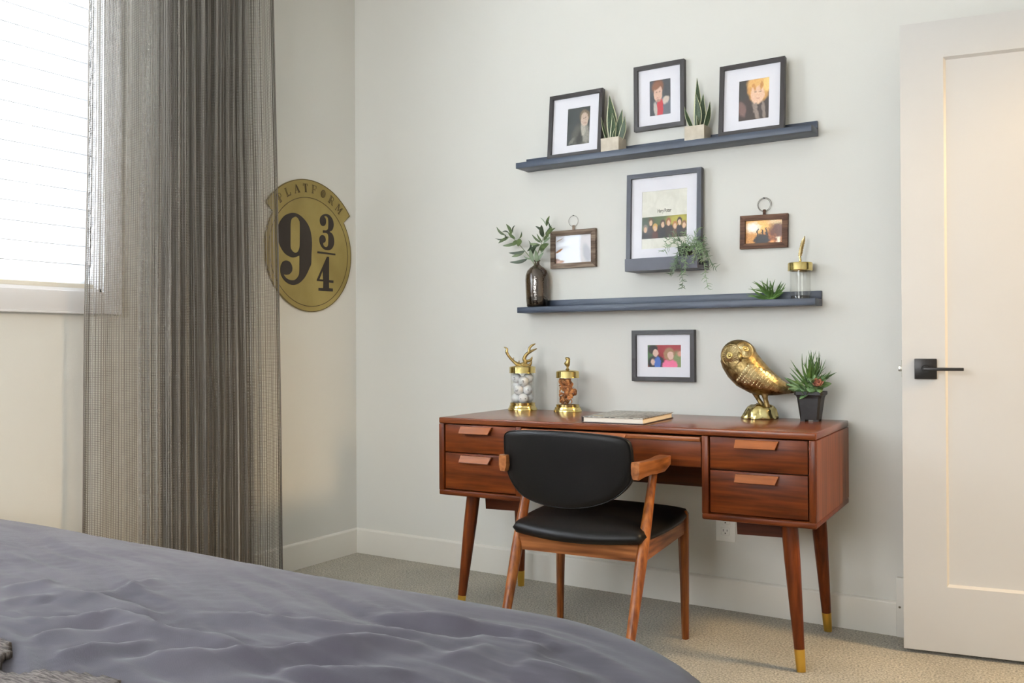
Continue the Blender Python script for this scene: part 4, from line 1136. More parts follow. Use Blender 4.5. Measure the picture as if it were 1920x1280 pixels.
def rustic(label, w, h, xc, z0, mf, pm, bar, ztop, reflective=False, rz=0):
    r, p = picture(label, w, h, (xc, -.002, z0), 0, mf, bar, (bar * .8, w - bar * .8, bar * .8, h - bar * .8), dep=.017, pm=pm, matm=False)
    r.rotation_euler = (0, rz, 0)
    box('hanger_tab', -.005, .005, -.010, -.005, h - .004, h + .020, mf, r, bev=.001)
    rr_, zc = .0225, h + .0375
    N = 28
    for k_, rad_ in ((0, rr_), (1, rr_ * 1.16)):
        if k_ and xc < 1.8: continue
        pts = [(rad_ * sin(2 * pi * i / N), -.007 + .002 * k_, zc + (rad_ - rr_) * .2 + rad_ * cos(2 * pi * i / N)) for i in range(N + 1)]
        bm = bmesh.new(); bm_tube(bm, pts, .0008, 5, False)
        from_bm('hanging_ring', bm, m_wire, r, smooth=True)
    return r
m_wire = plain('wire', (92, 84, 74), .4, .8)
rE = rustic('small grey-brown rustic frame with the glare-whitened print, hung beside the olive branches', .213, .158, 1.2165, 1.3285, m_rustic, pE, .021, 0)
rF = rustic('small dark brown rustic frame with the fiery print, hung above the quill jar', .177, .124, 2.0165, 1.3605, m_rustic2, pF, .0195, 0, rz=rad(1.))
for xc, zt, lb in ((1.2165, 1.5465, 'small dark nail holding the ring of the grey-brown frame'), (2.0165, 1.5460, 'small dark nail holding the ring of the fiery print')):
    nl = lathe('nail', [(0, .012), (.0022, .012), (.0022, .011), (.0009, .010), (.0009, -.003), (0, -.003)], m_dark, None, 8, (xc + (.0015 if xc > 2 else 0), 0, zt + .0012), (rad(90), 0, 0))
    tag(nl, lb, 'nail')

# ------------------------------------------------------------------ glass jars on the desk
def jar(label, loc, rb, rg, rl_, hb, hg, hl):
    j = tag(empty('brass_jar', loc), label, 'jar')
    lathe('base', [(0, 0), (rb, 0), (rb, .005), (rb * .97, .009), (rb * .93, .010), (rb * .91, .014), (rb * .90, hb * .62), (rg + .003, hb * .68), (rg + .004, hb), (rg - .003, hb), (rg - .004, hb - .002), (0, hb - .002)], m_brass, j, 40)
    lathe('glass_body', [(rg, hb + .0005), (rg, hg + .004), (rg - .0025, hg + .004), (rg - .0025, hb + .0005), (rg, hb + .0005)], m_clear, j, 40)
    lathe('lid', [(rg + .001, hg), (rl_, hg), (rl_, hg + .002), (rl_ - .001, hg + .003), (rl_ - .001, hl - .003), (rl_ - .004, hl), (rl_ * .6, hl + .003), (rl_ * .2, hl + .005), (0, hl + .0055), ], m_brass, j, 40)
    return j
J1 = (1.040, -.135, DH_ + .0004)
j1 = jar('brass and glass jar of golf balls topped with antlers', J1, .061, .049, .0555, .030, .153, .180)
def jl(px, py): return ((px - 975.5) * .00222, (768.5 - py) * .00222)
ja = math.atan2(.522, .853)      # jars face the photographer's side of the room
def antler(pts, rads): 
    P = [(jl(a, b)[0] * cos(ja) + .0, jl(a, b)[0] * sin(ja), jl(a, b)[1]) for a, b in pts]
    P = catmull(P, 4); R_ = []
    n = len(rads) - 1
    for i in range(len(P)):
        t = i / (len(P) - 1) * n; k = min(int(t), n - 1); R_.append(rads[k] + (rads[k + 1] - rads[k]) * (t - k))
    return P, R_
bm = bmesh.new()
for pts, rd in (([(985, 685), (975, 685), (966, 683), (958, 677), (950, 668), (946, 660), (947, 654), (941, 651)], [.009, .009, .008, .006, .0055, .006, .004, .0015]),
                ([(958, 676), (959, 670)], [.004, .001]), ([(969, 682), (969, 676)], [.004, .001]), ([(947, 661), (944, 660)], [.005, .002]),
                ([(975, 685), (981, 680), (979, 673), (983, 665), (990, 660), (996, 657), (1003, 654)], [.010, .0085, .008, .007, .006, .0045, .0012]),
                ([(988, 661), (989, 653), (994, 648), (1000, 645)], [.006, .0055, .005, .002]),
                ([(980, 677), (987, 677), (992, 674), (994, 669)], [.006, .006, .005, .0012]), ([(982, 686), (990, 684), (993, 676)], [.006, .006, .002]), ([(974, 686), (974, 680)], [.006, .002])):
    P, R_ = antler(pts, rd); bm_tube(bm, P, R_, 8)
o = from_bm('antler_handle', bm, m_brass_dark, j1, smooth=True)
m_ball = mottled('golf_ball_white', (226, 228, 230), (236, 237, 238), 300, .3, 0, .3)
m_ink = plain('black_ink', (22, 22, 26), .5)
m_ink2 = plain('red_ink', (150, 60, 50), .5)
def golf_ball(loc, rot, label, marks):
    g = tag(empty('golf_ball', loc, rot=rot), label, 'golf ball', 'golf balls in the tall jar')
    bm = bmesh.new(); bmesh.ops.create_icosphere(bm, subdivisions=4, radius=.0208)
    pts = []
    N = 150
    for i in range(N):
        z = 1 - 2 * (i + .5) / N; r = math.sqrt(1 - z * z); a = i * 2.39996
        pts.append(Vector((r * cos(a), r * sin(a), z)))
    for v in bm.verts:
        d = v.co.normalized(); m = max(d.dot(p) for p in pts); ang = math.acos(min(1, m))
        if ang < .10: v.co = d * (.0208 - .0005 * (1 - (ang / .10) ** 2))
    from_bm('ball', bm, m_ball, g, smooth=True)
    for (a, b, w, h) in marks:
        # small printed mark curved over the ball, facing -Y
        vs, n = [], 5
        for i in range(n + 1):
            for k in (0, 1):
                x = a + w * (i / n - .5); z = b + h * (k - .5)
                y = -math.sqrt(max(0, .0211 ** 2 - x * x - z * z)); vs.append((x, y, z))
        from_py('mark', vs, [(2 * i, 2 * i + 1, 2 * i + 3, 2 * i + 2) for i in range(n)], m_ink, g)
def jb(px, py, dep):
    x, z = jl(px, py)
    return (J1[0] + x * cos(ja) - dep * sin(ja), J1[1] + x * sin(ja) + dep * cos(ja), J1[2] + z)
balls = [((962.5, 708), .010, 'left ball of the top pair', [(-.009, .002, .006, .002), (-.006, -.004, .002, .007)]),
    ((984.5, 708.5), -.010, 'right ball of the top pair', [(-.006, -.004, .002, .011), (-.002, -.008, .006, .002)]),
    ((972.3, 721.5), -.024, 'ball in front below the top pair', [(-.002, .003, .008, .0018), (.001, -.001, .0018, .008), (-.004, -.001, .0018, .005), (-.010, -.014, .008, .002)]),
    ((988.0, 722.5), .018, 'ball half hidden behind the right side', [(.010, -.008, .007, .002)]),
    ((966.0, 735.7), -.006, 'left ball of the middle layer', [(-.008, -.003, .010, .002), (-.003, .001, .002, .006)]),
    ((984.5, 736.3), -.020, 'right ball of the middle layer', [(.004, .001, .002, .009), (.001, .001, .002, .007)]),
    ((970.5, 750.3), -.018, 'bottom ball at the front', [(.009, -.001, .005, .003), (-.010, -.001, .002, .005)]),
    ((986.5, 750.3), .010, 'bottom ball at the right', []),
    ((966.0, 724.5), .026, 'ball at the back of the left side', []),
    ((967.0, 750.3), .026, 'bottom ball at the back left', []),
    ((975.0, 737.5), .024, 'ball at the back of the middle layer', [])]
BP = [Vector(jb(p[0], p[1], dep)) for (p, dep, lb, mk) in balls]
for it in range(400):
    for a in range(len(BP)):
        for b in range(a):
            d = BP[a] - BP[b]; l = d.length
            if l < .0419: BP[a] += d * ((.0419 - l) / l / 2); BP[b] -= d * ((.0419 - l) / l / 2)
    for q in BP:
        r_ = math.hypot(q.x - J1[0], q.y - J1[1])
        if r_ > .0254: q.x = J1[0] + (q.x - J1[0]) * .0254 / r_; q.y = J1[1] + (q.y - J1[1]) * .0254 / r_
        q.z = min(max(q.z, J1[2] + .028 + .0210), J1[2] + .1325)
for ((p, dep, lb, mk), q) in zip(balls, BP):
    golf_ball(tuple(q), (0, 0, ja), 'white golf ball in the antler jar, ' + lb, mk)

J2 = (1.250, -.128, DH_ + .0004)
j2 = jar('shorter brass and glass jar of curled bark with a small brass bird knob', J2, .0575, .0435, .0478, .028, .136, .163)
bm = bmesh.new()
bm_lathe(bm, [(0, .166), (.010, .167), (.007, .171), (.004, .176), (.0045, .180), (.010, .186), (.0125, .193), (.011, .201), (.008, .205), (.0095, .209), (.0105, .213), (.008, .218), (.0, .2195)], 16)
for v in bm.verts:
    if v.co.z > .182: v.co.x *= 1.0; v.co.y *= .8; v.co.x += .003 * math.sin(v.co.z * 220)
auto(from_bm('bird_knob', bm, m_brass_dark, j2), 60)
m_bark = wood('curled_bark', ((122, 66, 34), (178, 112, 62), (212, 152, 92)), 'X', 6, .6, 0, 1.2)
rr = random.Random(11)
bm = bmesh.new()
for i in range(46):
    t = i / 46
    zc = .040 + .092 * (i // 4) / 11.
    a0 = rr.uniform(0, 6.28); ax = Vector((rr.uniform(-1, 1), rr.uniform(-1, 1), rr.uniform(-.9, .9))).normalized()
    e1 = ax.orthogonal().normalized(); e2 = ax.cross(e1)
    r0 = rr.uniform(.009, .018); wd = rr.uniform(.007, .014)
    c = Vector((rr.uniform(-.024, .024), rr.uniform(-.024, .024), zc))
    if zc > .10: c.x -= .010; c.y -= .006
    n = 16; turns = rr.uniform(.7, 1.3); rows = []
    for k in range(n + 1):
        a = a0 + turns * 2 * pi * k / n; r = r0 * (1 - .35 * k / n)
        p = c + (e1 * cos(a) + e2 * sin(a)) * r; q = ax * wd * (.5 + .1 * sin(k))
        th = (e1 * cos(a) + e2 * sin(a)) * .0012
        rows.append([p - q, p + q, p + q + th, p - q + th])
    for row in rows:
        for v in row:
            rxy = math.hypot(v.x, v.y)
            if rxy > .038: v.x *= .038 / rxy; v.y *= .038 / rxy
            v.z = min(max(v.z, .0285), .133)
    bm_loft(bm, rows)
bk = from_bm('curled_bark', bm, m_bark, None, (J2[0], J2[1], J2[2]), smooth=False)
tag(bk, 'orange-brown bark curls filling the shorter brass jar', 'bark', kind='stuff')

# ------------------------------------------------------------------ book
bk_l = dw(.690, .185)
book = tag(empty('book', (bk_l[0], bk_l[1], DH_ + .0006), DA + rad(2.)), 'closed hardcover book with a dark silvery cover on the desk', 'book')
def cover_mat():
    m, nt, b, o = mat_new('book_cover'); L = nt.links
    tc = nt.nodes.new('ShaderNodeTexCoord')
    v = nt.nodes.new('ShaderNodeTexVoronoi'); v.feature = 'DISTANCE_TO_EDGE'; v.inputs['Scale'].default_value = 55
    n = nt.nodes.new('ShaderNodeTexNoise'); n.inputs['Scale'].default_value = 12
    L.new(tc.outputs['Object'], v.inputs['Vector']); L.new(tc.outputs['Object'], n.inputs['Vector'])
    a = nt.nodes.new('ShaderNodeMath'); a.operation = 'MULTIPLY'; L.new(v.outputs['Distance'], a.inputs[0]); L.new(n.outputs['Fac'], a.inputs[1])
    r = nt.nodes.new('ShaderNodeValToRGB'); r.color_ramp.elements[0].position = .02; r.color_ramp.elements[1].position = .12
    r.color_ramp.elements[0].color = (*lin((170, 166, 156)), 1); r.color_ramp.elements[1].color = (*lin((74, 70, 64)), 1)
    L.new(a.outputs[0], r.inputs[0]); L.new(r.outputs[0], b.inputs['Base Color']); b.inputs['Roughness'].default_value = .28
    b.inputs['Metallic'].default_value = .35
    return m
m_cov = cover_mat(); m_covd = plain('cover_edge', (58, 48, 46), .45); m_pages = mottled('page_edges', (222, 212, 196), (238, 230, 216), 30, .8, 0, .1, (1, 1, 60))
bw, bh2, bt = .112, .156, .0215
box('cover', -bw, bw, -bh2, bh2, bt - .0028, bt, m_cov, book, bev=.0008)
box('cover', -bw, bw, -bh2, bh2, 0, .0028, m_covd, book, bev=.0008)
box('pages', -bw + .004, bw - .005, -bh2 + .004, bh2 - .004, .0029, bt - .0029, m_pages, book)
box('spine', -bw - .003, -bw + .001, -bh2, bh2, .0006, bt - .0006, m_covd, book, bev=.001)
box('gilt_motif', -.085, -.055, -.120, -.105, bt + .0001, bt + .0005, m_gold, book)

# ------------------------------------------------------------------ quill jar on the lower shelf
j3 = tag(empty('glass_jar', (2.160, -.052, LZ + .0003)), 'clear glass jar with a brass lid and golden quill on the lower shelf', 'jar')
lathe('glass_body', [(0, 0), (.0345, 0), (.036, .002), (.036, .103), (.0335, .103), (.0335, .012), (0, .010)], m_clear, j3, 40)
lathe('glass_foot', [(0, .0004), (.0330, .0004), (.0330, .0100), (0, .0095)], glass('thick_glass', (214, 212, 208), 1.5, .0, 1.4), j3, 32)
lathe('lid', [(.0365, .100), (.0425, .100), (.0440, .102), (.0430, .104), (.0430, .126), (.041, .129), (.020, .131), (0, .132)], m_brass, j3, 40)
lathe('lid_finial', [(.0, .131), (.006, .131), (.004, .134), (.0055, .139), (.0035, .143), (.0045, .147), (.003, .150), (0, .150)], m_brass, j3, 16)
# feather blade
bm = bmesh.new()
def fpt(t): return Vector((-.001 + .017 * t ** 1.5, 0, .148 + .078 * t))
rows = []
N = 22
for i in range(N + 1):
    t = i / N
    w = .0065 * (min(1, 6 * t) ** .7) * (1 - .75 * max(0, t - .8) / .2) * (1 + .22 * sin(i * 2.6)) + .0006
    p = fpt(t)
    rows.append([p + Vector((-w, 0, -.004)), p + Vector((0, -.0016, 0)), p + Vector((w, 0, -.003)), p + Vector((0, .0016, 0))])
bm_loft(bm, rows)
from_bm('quill', bm, m_gold, j3, rot=(0, 0, .5))

# ------------------------------------------------------------------ foliage helpers
def leaf_mesh(bm, base, tip, width, bow=0., side=None, fold=.25, n=8, shape=1., thick=0.):
    """a pointed blade from base to tip; bow bends it; side = width direction"""
    base, tip = Vector(base), Vector(tip); ax = tip - base; l = ax.length; a = ax.normalized()
    if side is None: side = a.cross(Vector((-.29, .956, 0)))
    side = Vector(side); side = (side - a * side.dot(a))
    side = side.normalized() if side.length > 1e-5 else a.orthogonal().normalized()
    up = side.cross(a)
    rows = []
    for i in range(n + 1):
        t = i / n
        w = width / 2 * (sin(pi * min(1, t ** .8 * 1.0)) ** .75 if shape == 1. else ((.55 + .45 * sin(pi * min(t * 1.25, .5 + t * .0 + .5 * min(1, t * 1.25)))) * (1 - t ** 4) if shape == 2. else (1 - t) ** .7 * (.7 + .6 * t)))
        w = max(w, .0003)
        c = base + ax * t + side * (bow * l * sin(pi * t)) + up * 0
        d = up * (-fold * w)
        if thick: rows.append([c - side * w, c + up * thick * (1 - t * .6), c + side * w, c + d - up * thick * .4 * (1 - t)])
        else: rows.append([c - side * w - d * .5, c + d * .5, c + side * w - d * .5])
    if thick: bm_loft(bm, rows)
    else:
        vs = [[bm.verts.new(p) for p in r] for r in rows]
        for r0_, r1_ in zip(vs, vs[1:]):
            for k in (0, 1): bm.faces.new((r0_[k], r0_[k + 1], r1_[k + 1], r1_[k]))

def leaf_mat(name, c1, c2, rough=.45, trans=.15, scale=30, stretch=(1, 1, 1)):
    m = mottled(name, c1, c2, scale, rough, 0, .1, stretch)
    return m
m_olive = [leaf_mat('olive_leaf', (60, 78, 42), (92, 108, 62)), leaf_mat('olive_leaf_dark', (40, 54, 34), (60, 76, 48)), leaf_mat('olive_leaf_pale', (112, 132, 104), (142, 158, 132))]
m_stem = plain('stem_brown', (112, 118, 86), .6)

# ------------------------------------------------------------------ vase with olive branches
def smoke_glass():
    m = bpy.data.materials.new('smoked_glass'); m.use_nodes = True; nt = m.node_tree; nt.nodes.clear(); L = nt.links
    out = nt.nodes.new('ShaderNodeOutputMaterial')
    t = nt.nodes.new('ShaderNodeBsdfTransparent'); t.inputs[0].default_value = (.56, .50, .44, 1)
    g = nt.nodes.new('ShaderNodeBsdfGlossy'); g.inputs['Roughness'].default_value = .08; g.inputs[0].default_value = (.85, .82, .8, 1)
    tc = nt.nodes.new('ShaderNodeTexCoord'); n = nt.nodes.new('ShaderNodeTexVoronoi'); n.inputs['Scale'].default_value = 150
    bp = nt.nodes.new('ShaderNodeBump'); bp.inputs['Strength'].default_value = .35; bp.inputs['Distance'].default_value = .0012
    L.new(tc.outputs['Object'], n.inputs['Vector']); L.new(n.outputs['Distance'], bp.inputs['Height'])
    f0 = nt.nodes.new('ShaderNodeLayerWeight'); f0.inputs[0].default_value = .5; L.new(bp.outputs['Normal'], f0.inputs['Normal']); L.new(bp.outputs['Normal'], g.inputs['Normal'])
    p0 = nt.nodes.new('ShaderNodeMath'); p0.operation = 'POWER'; p0.inputs[1].default_value = 4.; L.new(f0.outputs['Facing'], p0.inputs[0])
    f = nt.nodes.new('ShaderNodeMath'); f.operation = 'MULTIPLY_ADD'; f.inputs[1].default_value = .6; f.inputs[2].default_value = .09; L.new(p0.outputs[0], f.inputs[0])
    x = nt.nodes.new('ShaderNodeMixShader'); L.new(f.outputs[0], x.inputs[0]); L.new(t.outputs[0], x.inputs[1]); L.new(g.outputs[0], x.inputs[2])
    L.new(x.outputs[0], out.inputs[0]); return m
VC = (1.064, -.052, LZ + .0003)
vase = tag(empty('vase', VC), 'dark smoked glass bottle vase at the left end of the lower shelf', 'vase')
vp = [(0, 0), (.040, 0), (.044, .004), (.047, .03), (.0490, .08), (.0500, .115), (.0485, .135), (.042, .153), (.030, .166), (.018, .174), (.0125, .179), (.0105, .186), (.0110, .191), (.0140, .196), (.0150, .199)]
ip = [(r - .002, z) for r, z in reversed(vp[2:])]
lathe('glass_body', vp + [(.0130, .199)] + ip[1:] + [(0, .004)], smoke_glass(), vase, 48)
lathe('dark_foot', [(0, .0045), (.0415, .0045), (.0448, .03), (.0455, .043), (0, .043)], plain('dark_glass_fill', (34, 26, 22), .15), vase, 40)
def cp(x, y, dy=0.):
    """crop reading of the branches -> metres around the vase (x right along the wall, z up)"""
    px, pz = 920 + x / 6.737, 400 + y / 6.737
    u = (px - 1002.5) * .002246; z = (575.5 - pz) * .002246
    a = math.atan2(.511, .86)
    return Vector((VC[0] + u * cos(a) - dy * sin(a) * .0 + 0, VC[1] + u * sin(a) * .0 - .01 - dy, VC[2] + z))
def fixx(v):   # the wall is not square to the line of sight: stretch offsets along the wall
    return Vector((VC[0] + (v.x - VC[0]) * 1.33, v.y, v.z))
def branch(label, stem, leaves, group='olive branches in the vase'):
    b = tag(empty('olive_branch', (0, 0, 0)), label, 'branch', None)
    pts = catmull([fixx(cp(*p)) for p in stem], 4)
    n = len(pts)
    tube('stem', pts, [.0021 - .0012 * i / n for i in range(n)], m_stem, b, 6)
    for (x0, y0, x1, y1, w, bow, k, dy) in leaves:
        bm = bmesh.new()
        B, T = fixx(cp(x0, y0, dy * .4)), fixx(cp(x1, y1, dy + .012))
        leaf_mesh(bm, B, T, w * .00033 * .95, bow)
        me_o = from_bm('leaf', bm, m_olive[k], b, smooth=True)
    return b
branch('left olive branch arching out of the smoked vase', [(545, 700, 0), (535, 640, 0), (520, 610, 0), (460, 520, 0), (400, 440, .004), (330, 350, .008), (270, 290, .01), (220, 272, .012), (150, 240, .012)],
    [(165, 245, 75, 130, 34, .12, 0, .01), (190, 262, 60, 280, 22, .18, 1, .012), (215, 275, 115, 352, 44, -.05, 0, .02), (160, 262, 220, 262, 46, 0, 1, .02), (245, 240, 205, 108, 46, -.08, 0, .01), (262, 225, 325, 132, 20, .15, 1, .01),
     (300, 300, 235, 215, 40, .05, 0, .015), (205, 215, 130, 205, 20, -.2, 1, 0), (300, 352, 165, 385, 44, .06, 0, .015), (350, 300, 408, 220, 24, -.1, 0, .01), (350, 300, 378, 412, 76, .05, 0, .02), (330, 320, 285, 395, 60, 0, 0, .015), (425, 462, 238, 480, 44, .08, 1, .012),
     (415, 470, 275, 532, 46, .05, 0, .01), (445, 470, 490, 335, 30, -.28, 1, .005), (455, 465, 515, 412, 14, -.2, 1, 0), (465, 568, 265, 602, 48, .08, 1, .02), (510, 575, 430, 530, 22, .1, 2, .01)])
branch('right olive branch leaning towards the rustic frame', [(550, 700, 0), (556, 640, 0), (560, 610, 0), (600, 470, .004), (640, 380, .006), (680, 280, .008), (740, 200, .008)],
    [(545, 620, 548, 462, 62, .04, 2, .03), (575, 615, 605, 470, 60, -.04, 2, .022), (500, 560, 622, 398, 66, .14, 1, .012), (585, 605, 690, 505, 40, .05, 2, .01), (620, 402, 508, 380, 48, .05, 0, .01), (610, 470, 768, 405, 76, .06, 0, .018),
     (632, 375, 540, 268, 30, .06, 0, .01), (642, 370, 598, 262, 26, .05, 0, .005), (655, 310, 668, 160, 64, .06, 1, .012), (660, 240, 588, 168, 36, -.05, 1, .01), (695, 175, 760, 52, 40, .06, 0, .005), (682, 150, 632, 60, 14, -.1, 2, 0),
     (690, 290, 800, 195, 44, -.06, 0, .012), (685, 282, 782, 172, 40, -.05, 1, .006), (700, 295, 832, 208, 34, .08, 0, .004), (655, 380, 775, 318, 34, .05, 2, .004), (745, 205, 735, 118, 20, 0, 1, 0), (660, 350, 760, 300, 40, .1, 0, .01),
     (620, 500, 700, 430, 40, .05, 2, .0)])

# ------------------------------------------------------------------ snake plants
def snake_mat():
    m, nt, b, o = mat_new('snake_leaf'); L = nt.links
    uv = nt.nodes.new('ShaderNodeUVMap'); sp = nt.nodes.new('ShaderNodeSeparateXYZ'); L.new(uv.outputs[0], sp.inputs[0])
    s = nt.nodes.new('ShaderNodeMath'); s.operation = 'SUBTRACT'; s.inputs[1].default_value = .5
    a = nt.nodes.new('ShaderNodeMath'); a.operation = 'ABSOLUTE'; L.new(sp.outputs[0], s.inputs[0]); L.new(s.outputs[0], a.inputs[0])
    n = nt.nodes.new('ShaderNodeTexNoise'); n.inputs['Scale'].default_value = 9; mp = nt.nodes.new('ShaderNodeMapping'); mp.inputs['Scale'].default_value = (.6, 3, 1)
    L.new(uv.outputs[0], mp.inputs[0]); L.new(mp.outputs[0], n.inputs['Vector'])
    r = nt.nodes.new('ShaderNodeValToRGB'); r.color_ramp.elements[0].position = .35; r.color_ramp.elements[1].position = .65
    r.color_ramp.elements[0].color = (*lin((30, 46, 26)), 1); r.color_ramp.elements[1].color = (*lin((58, 80, 46)), 1)
    L.new(n.outputs['Fac'], r.inputs[0])
    g = nt.nodes.new('ShaderNodeMath'); g.operation = 'GREATER_THAN'; g.inputs[1].default_value = .41; L.new(a.outputs[0], g.inputs[0])
    mx = nt.nodes.new('ShaderNodeMix'); mx.data_type = 'RGBA'; L.new(g.outputs[0], mx.inputs[0]); L.new(r.outputs[0], mx.inputs[6]); mx.inputs[7].default_value = (*lin((214, 212, 176)), 1)
    L.new(mx.outputs[2], b.inputs['Base Color']); b.inputs['Roughness'].default_value = .4
    return m
m_snake = snake_mat()
def snake_leaf(parent, base, tip, w, yoff, bow, twist):
    n = 12; v, f, uvs = [], [], []
    base, tip = Vector(base), Vector(tip)
    ax = tip - base; a = ax.normalized()
    side = Vector((cos(twist), sin(twist), 0)); side = (side - a * side.dot(a)).normalized(); up = side.cross(a)
    for i in range(n + 1):
        t = i / n
        ww = w / 2 * (.62 + .38 * sin(pi * min(1, t * 1.15))) * (1 - t ** 3.2) ** .9 + .0002
        c = base + ax * t + side * bow * sin(pi * t)
        for k, (q, d) in enumerate(((-1, .2), (-.36, -.0), (.36, -.0), (1, .2))):
            v.append(c + side * ww * q + up * ww * d); uvs.append((.5 + q / 2, t))
    for i in range(n):
        for k in range(3): f.append((i * 4 + k, i * 4 + k + 1, i * 4 + 5 + k, i * 4 + 4 + k))
    me = bpy.data.meshes.new('leaf'); me.from_pydata([tuple(p) for p in v], [], f)
    ul = me.uv_layers.new(name='UVMap')
    for li, lp in enumerate(me.loops): ul.data[li].uv = uvs[lp.vertex_index]
    o = link_mesh('leaf', me, m_snake, parent, smooth=True)
    s = o.modifiers.new('thick', 'SOLIDIFY'); s.thickness = .0014
def snake_plant(label, x0, w, dep, leaves, ph=.055):
    y1 = -.016; y0 = y1 - dep
    r = tag(empty('snake_plant', (x0 + w / 2, (y0 + y1) / 2, UZ + .0003)), label, 'plant')
    bm = bmesh.new(); W2, D2 = w / 2, dep / 2
    t = .006
    O = lambda z, i: [(-W2 + i, -D2 + i, z), (W2 - i, -D2 + i, z), (W2 - i, D2 - i, z), (-W2 + i, D2 - i, z)]
    bm_loft(bm, [O(0, .001), O(.002, 0), O(ph - .001, 0), O(ph, .001), O(ph, t), O(ph - .010, t)])
    from_bm('concrete_pot', bm, m_concrete, r)
    box('soil', -W2 + t + .0005, W2 - t - .0005, -D2 + t + .0005, D2 - t - .0005, ph - .020, ph - .0095, m_soil, r)
    for (bx, tx_, tz, wd, yo, bow, tw) in leaves:
        snake_leaf(r, (bx - x0 - W2, yo, ph - .012), (tx_ - x0 - W2, yo * 1.4, tz - UZ), wd, yo, bow, tw)
    return r
snake_plant('white-edged snake plant in a square pot beside the grey portrait', 1.385, .078, .072,
    [(1.418, 1.400, 2.016, .046, .010, .002, .35), (1.440, 1.456, 1.952, .032, .012, -.004, .3), (1.424, 1.430, 1.932, .024, -.016, .006, .5), (1.452, 1.474, 1.917, .026, .0, .004, .2),
     (1.405, 1.377, 1.925, .013, -.010, -.004, .9), (1.438, 1.447, 1.868, .011, -.022, -.003, .6)])
snake_plant('white-edged snake plant in a square pot beside the blond portrait', 1.739, .078, .072,
    [(1.772, 1.773, 2.026, .031, .008, .003, .4), (1.781, 1.778, 1.958, .030, -.014, .006, .2), (1.800, 1.796, 1.962, .032, .012, -.006, .3), (1.806, 1.829, 1.925, .022, -.002, .004, .7),
     (1.765, 1.732, 1.915, .017, -.012, -.004, .5), (1.792, 1.788, 1.87, .010, -.024, 0, .8)])

# ------------------------------------------------------------------ spiky plant on the lower shelf
m_agave = leaf_mat('agave_leaf', (62, 92, 40), (96, 128, 62), .4)
ag = tag(empty('spiky_plant', (2.058, -.052, LZ + .0003)), 'low spiky green succulent lying on the lower shelf beside the quill jar', 'plant')
rr = random.Random(5)
for i in range(34):
    a = rad(rr.uniform(18, 172)); d = rr.uniform(-.8, .8)
    l = rr.uniform(.055, .088) * (1 - .12 * abs(d))
    T = Vector((cos(a) * l * 1.05, -.022 + d * .035 * 1., sin(a) * l)); T.x -= .010; T.y = max(-.045, min(.03, T.y))
    bm = bmesh.new(); leaf_mesh(bm, (0.008 * rr.uniform(-1, 1), .008 * rr.uniform(-1, 1), .002), T, rr.uniform(.007, .010), rr.uniform(-.12, .12), shape=3., thick=.0016, n=6)
    from_bm('leaf', bm, m_agave, ag)
lathe('stem', [(0, 0), (.011, 0), (.012, .004), (.008, .009), (0, .010)], m_agave, ag, 12)

# ------------------------------------------------------------------ trailing plant in the short ledge
PC = (1.738, -.0815, LZ0 + .0135)
tp = tag(empty('trailing_plant', PC), 'trailing green plant spilling from a small black pot on the short ledge', 'plant')
lathe('pot', [(0, 0), (.021, 0), (.0215, .001), (.0265, .058), (.029, .058), (.0292, .060), (.0298, .073), (.0275, .073), (.0255, .062), (0, .062)], m_black_pot, tp, 32)
lathe('soil', [(0, .063), (.0250, .063), (.0250, .0625), (0, .0625)], m_soil, tp, 20)
m_trail = [leaf_mat('trailing_leaf', (74, 96, 66), (112, 134, 100)), leaf_mat('trailing_leaf_pale', (104, 130, 92), (140, 160, 122))]
def tl(px, py, dy):
    # pixel-scale sketch around the pot: 1 unit = 1.95 mm, laid in the plane of the pot
    return Vector(((px - 1281) * .00226, -dy, (500 - py) * .00196))
strands = [
 [(1283, 466, .0), (1286, 458, .02), (1287, 468, .046), (1283, 490, .052), (1281, 510, .050), (1284, 530, .046), (1282, 546, .044)],
 [(1290, 466, 0), (1300, 453, .015), (1314, 462, .03), (1318, 490, .034), (1320, 515, .030), (1324, 546, .026)],
 [(1292, 466, 0), (1312, 462, .02), (1324, 482, .025), (1330, 500, .022), (1338, 508, .02)],
 [(1275, 466, 0), (1264, 456, .02), (1253, 464, .03), (1247, 472, .03)],
 [(1280, 466, 0), (1268, 445, .005), (1262, 436, .01)],
 [(1288, 466, 0), (1298, 447, .005), (1306, 430, .005)],
 [(1284, 466, .0), (1282, 470, .044), (1272, 490, .050), (1266, 505, .048), (1268, 516, .046)],
 [(1290, 466, 0), (1298, 466, .035), (1305, 484, .046), (1300, 498, .048)],
 [(1284, 466, 0), (1278, 468, .045), (1274, 494, .054), (1268, 508, .05), (1262, 517, .048)],
 [(1290, 466, 0), (1304, 466, .03), (1312, 480, .042), (1317, 497, .042)],
 [(1278, 466, 0), (1274, 452, .02), (1258, 448, .03), (1250, 454, .03)],
 [(1286, 466, 0), (1285, 448, 0), (1280, 436, .01)],
 [(1290, 466, 0), (1302, 455, .0), (1313, 448, .0)],
 [(1286, 466, 0), (1292, 468, .042), (1291, 486, .052), (1288, 504, .05), (1290, 514, .05)],
 [(1292, 466, 0), (1310, 466, .02), (1322, 476, .02), (1324, 492, .02)],
]
rr = random.Random(9)
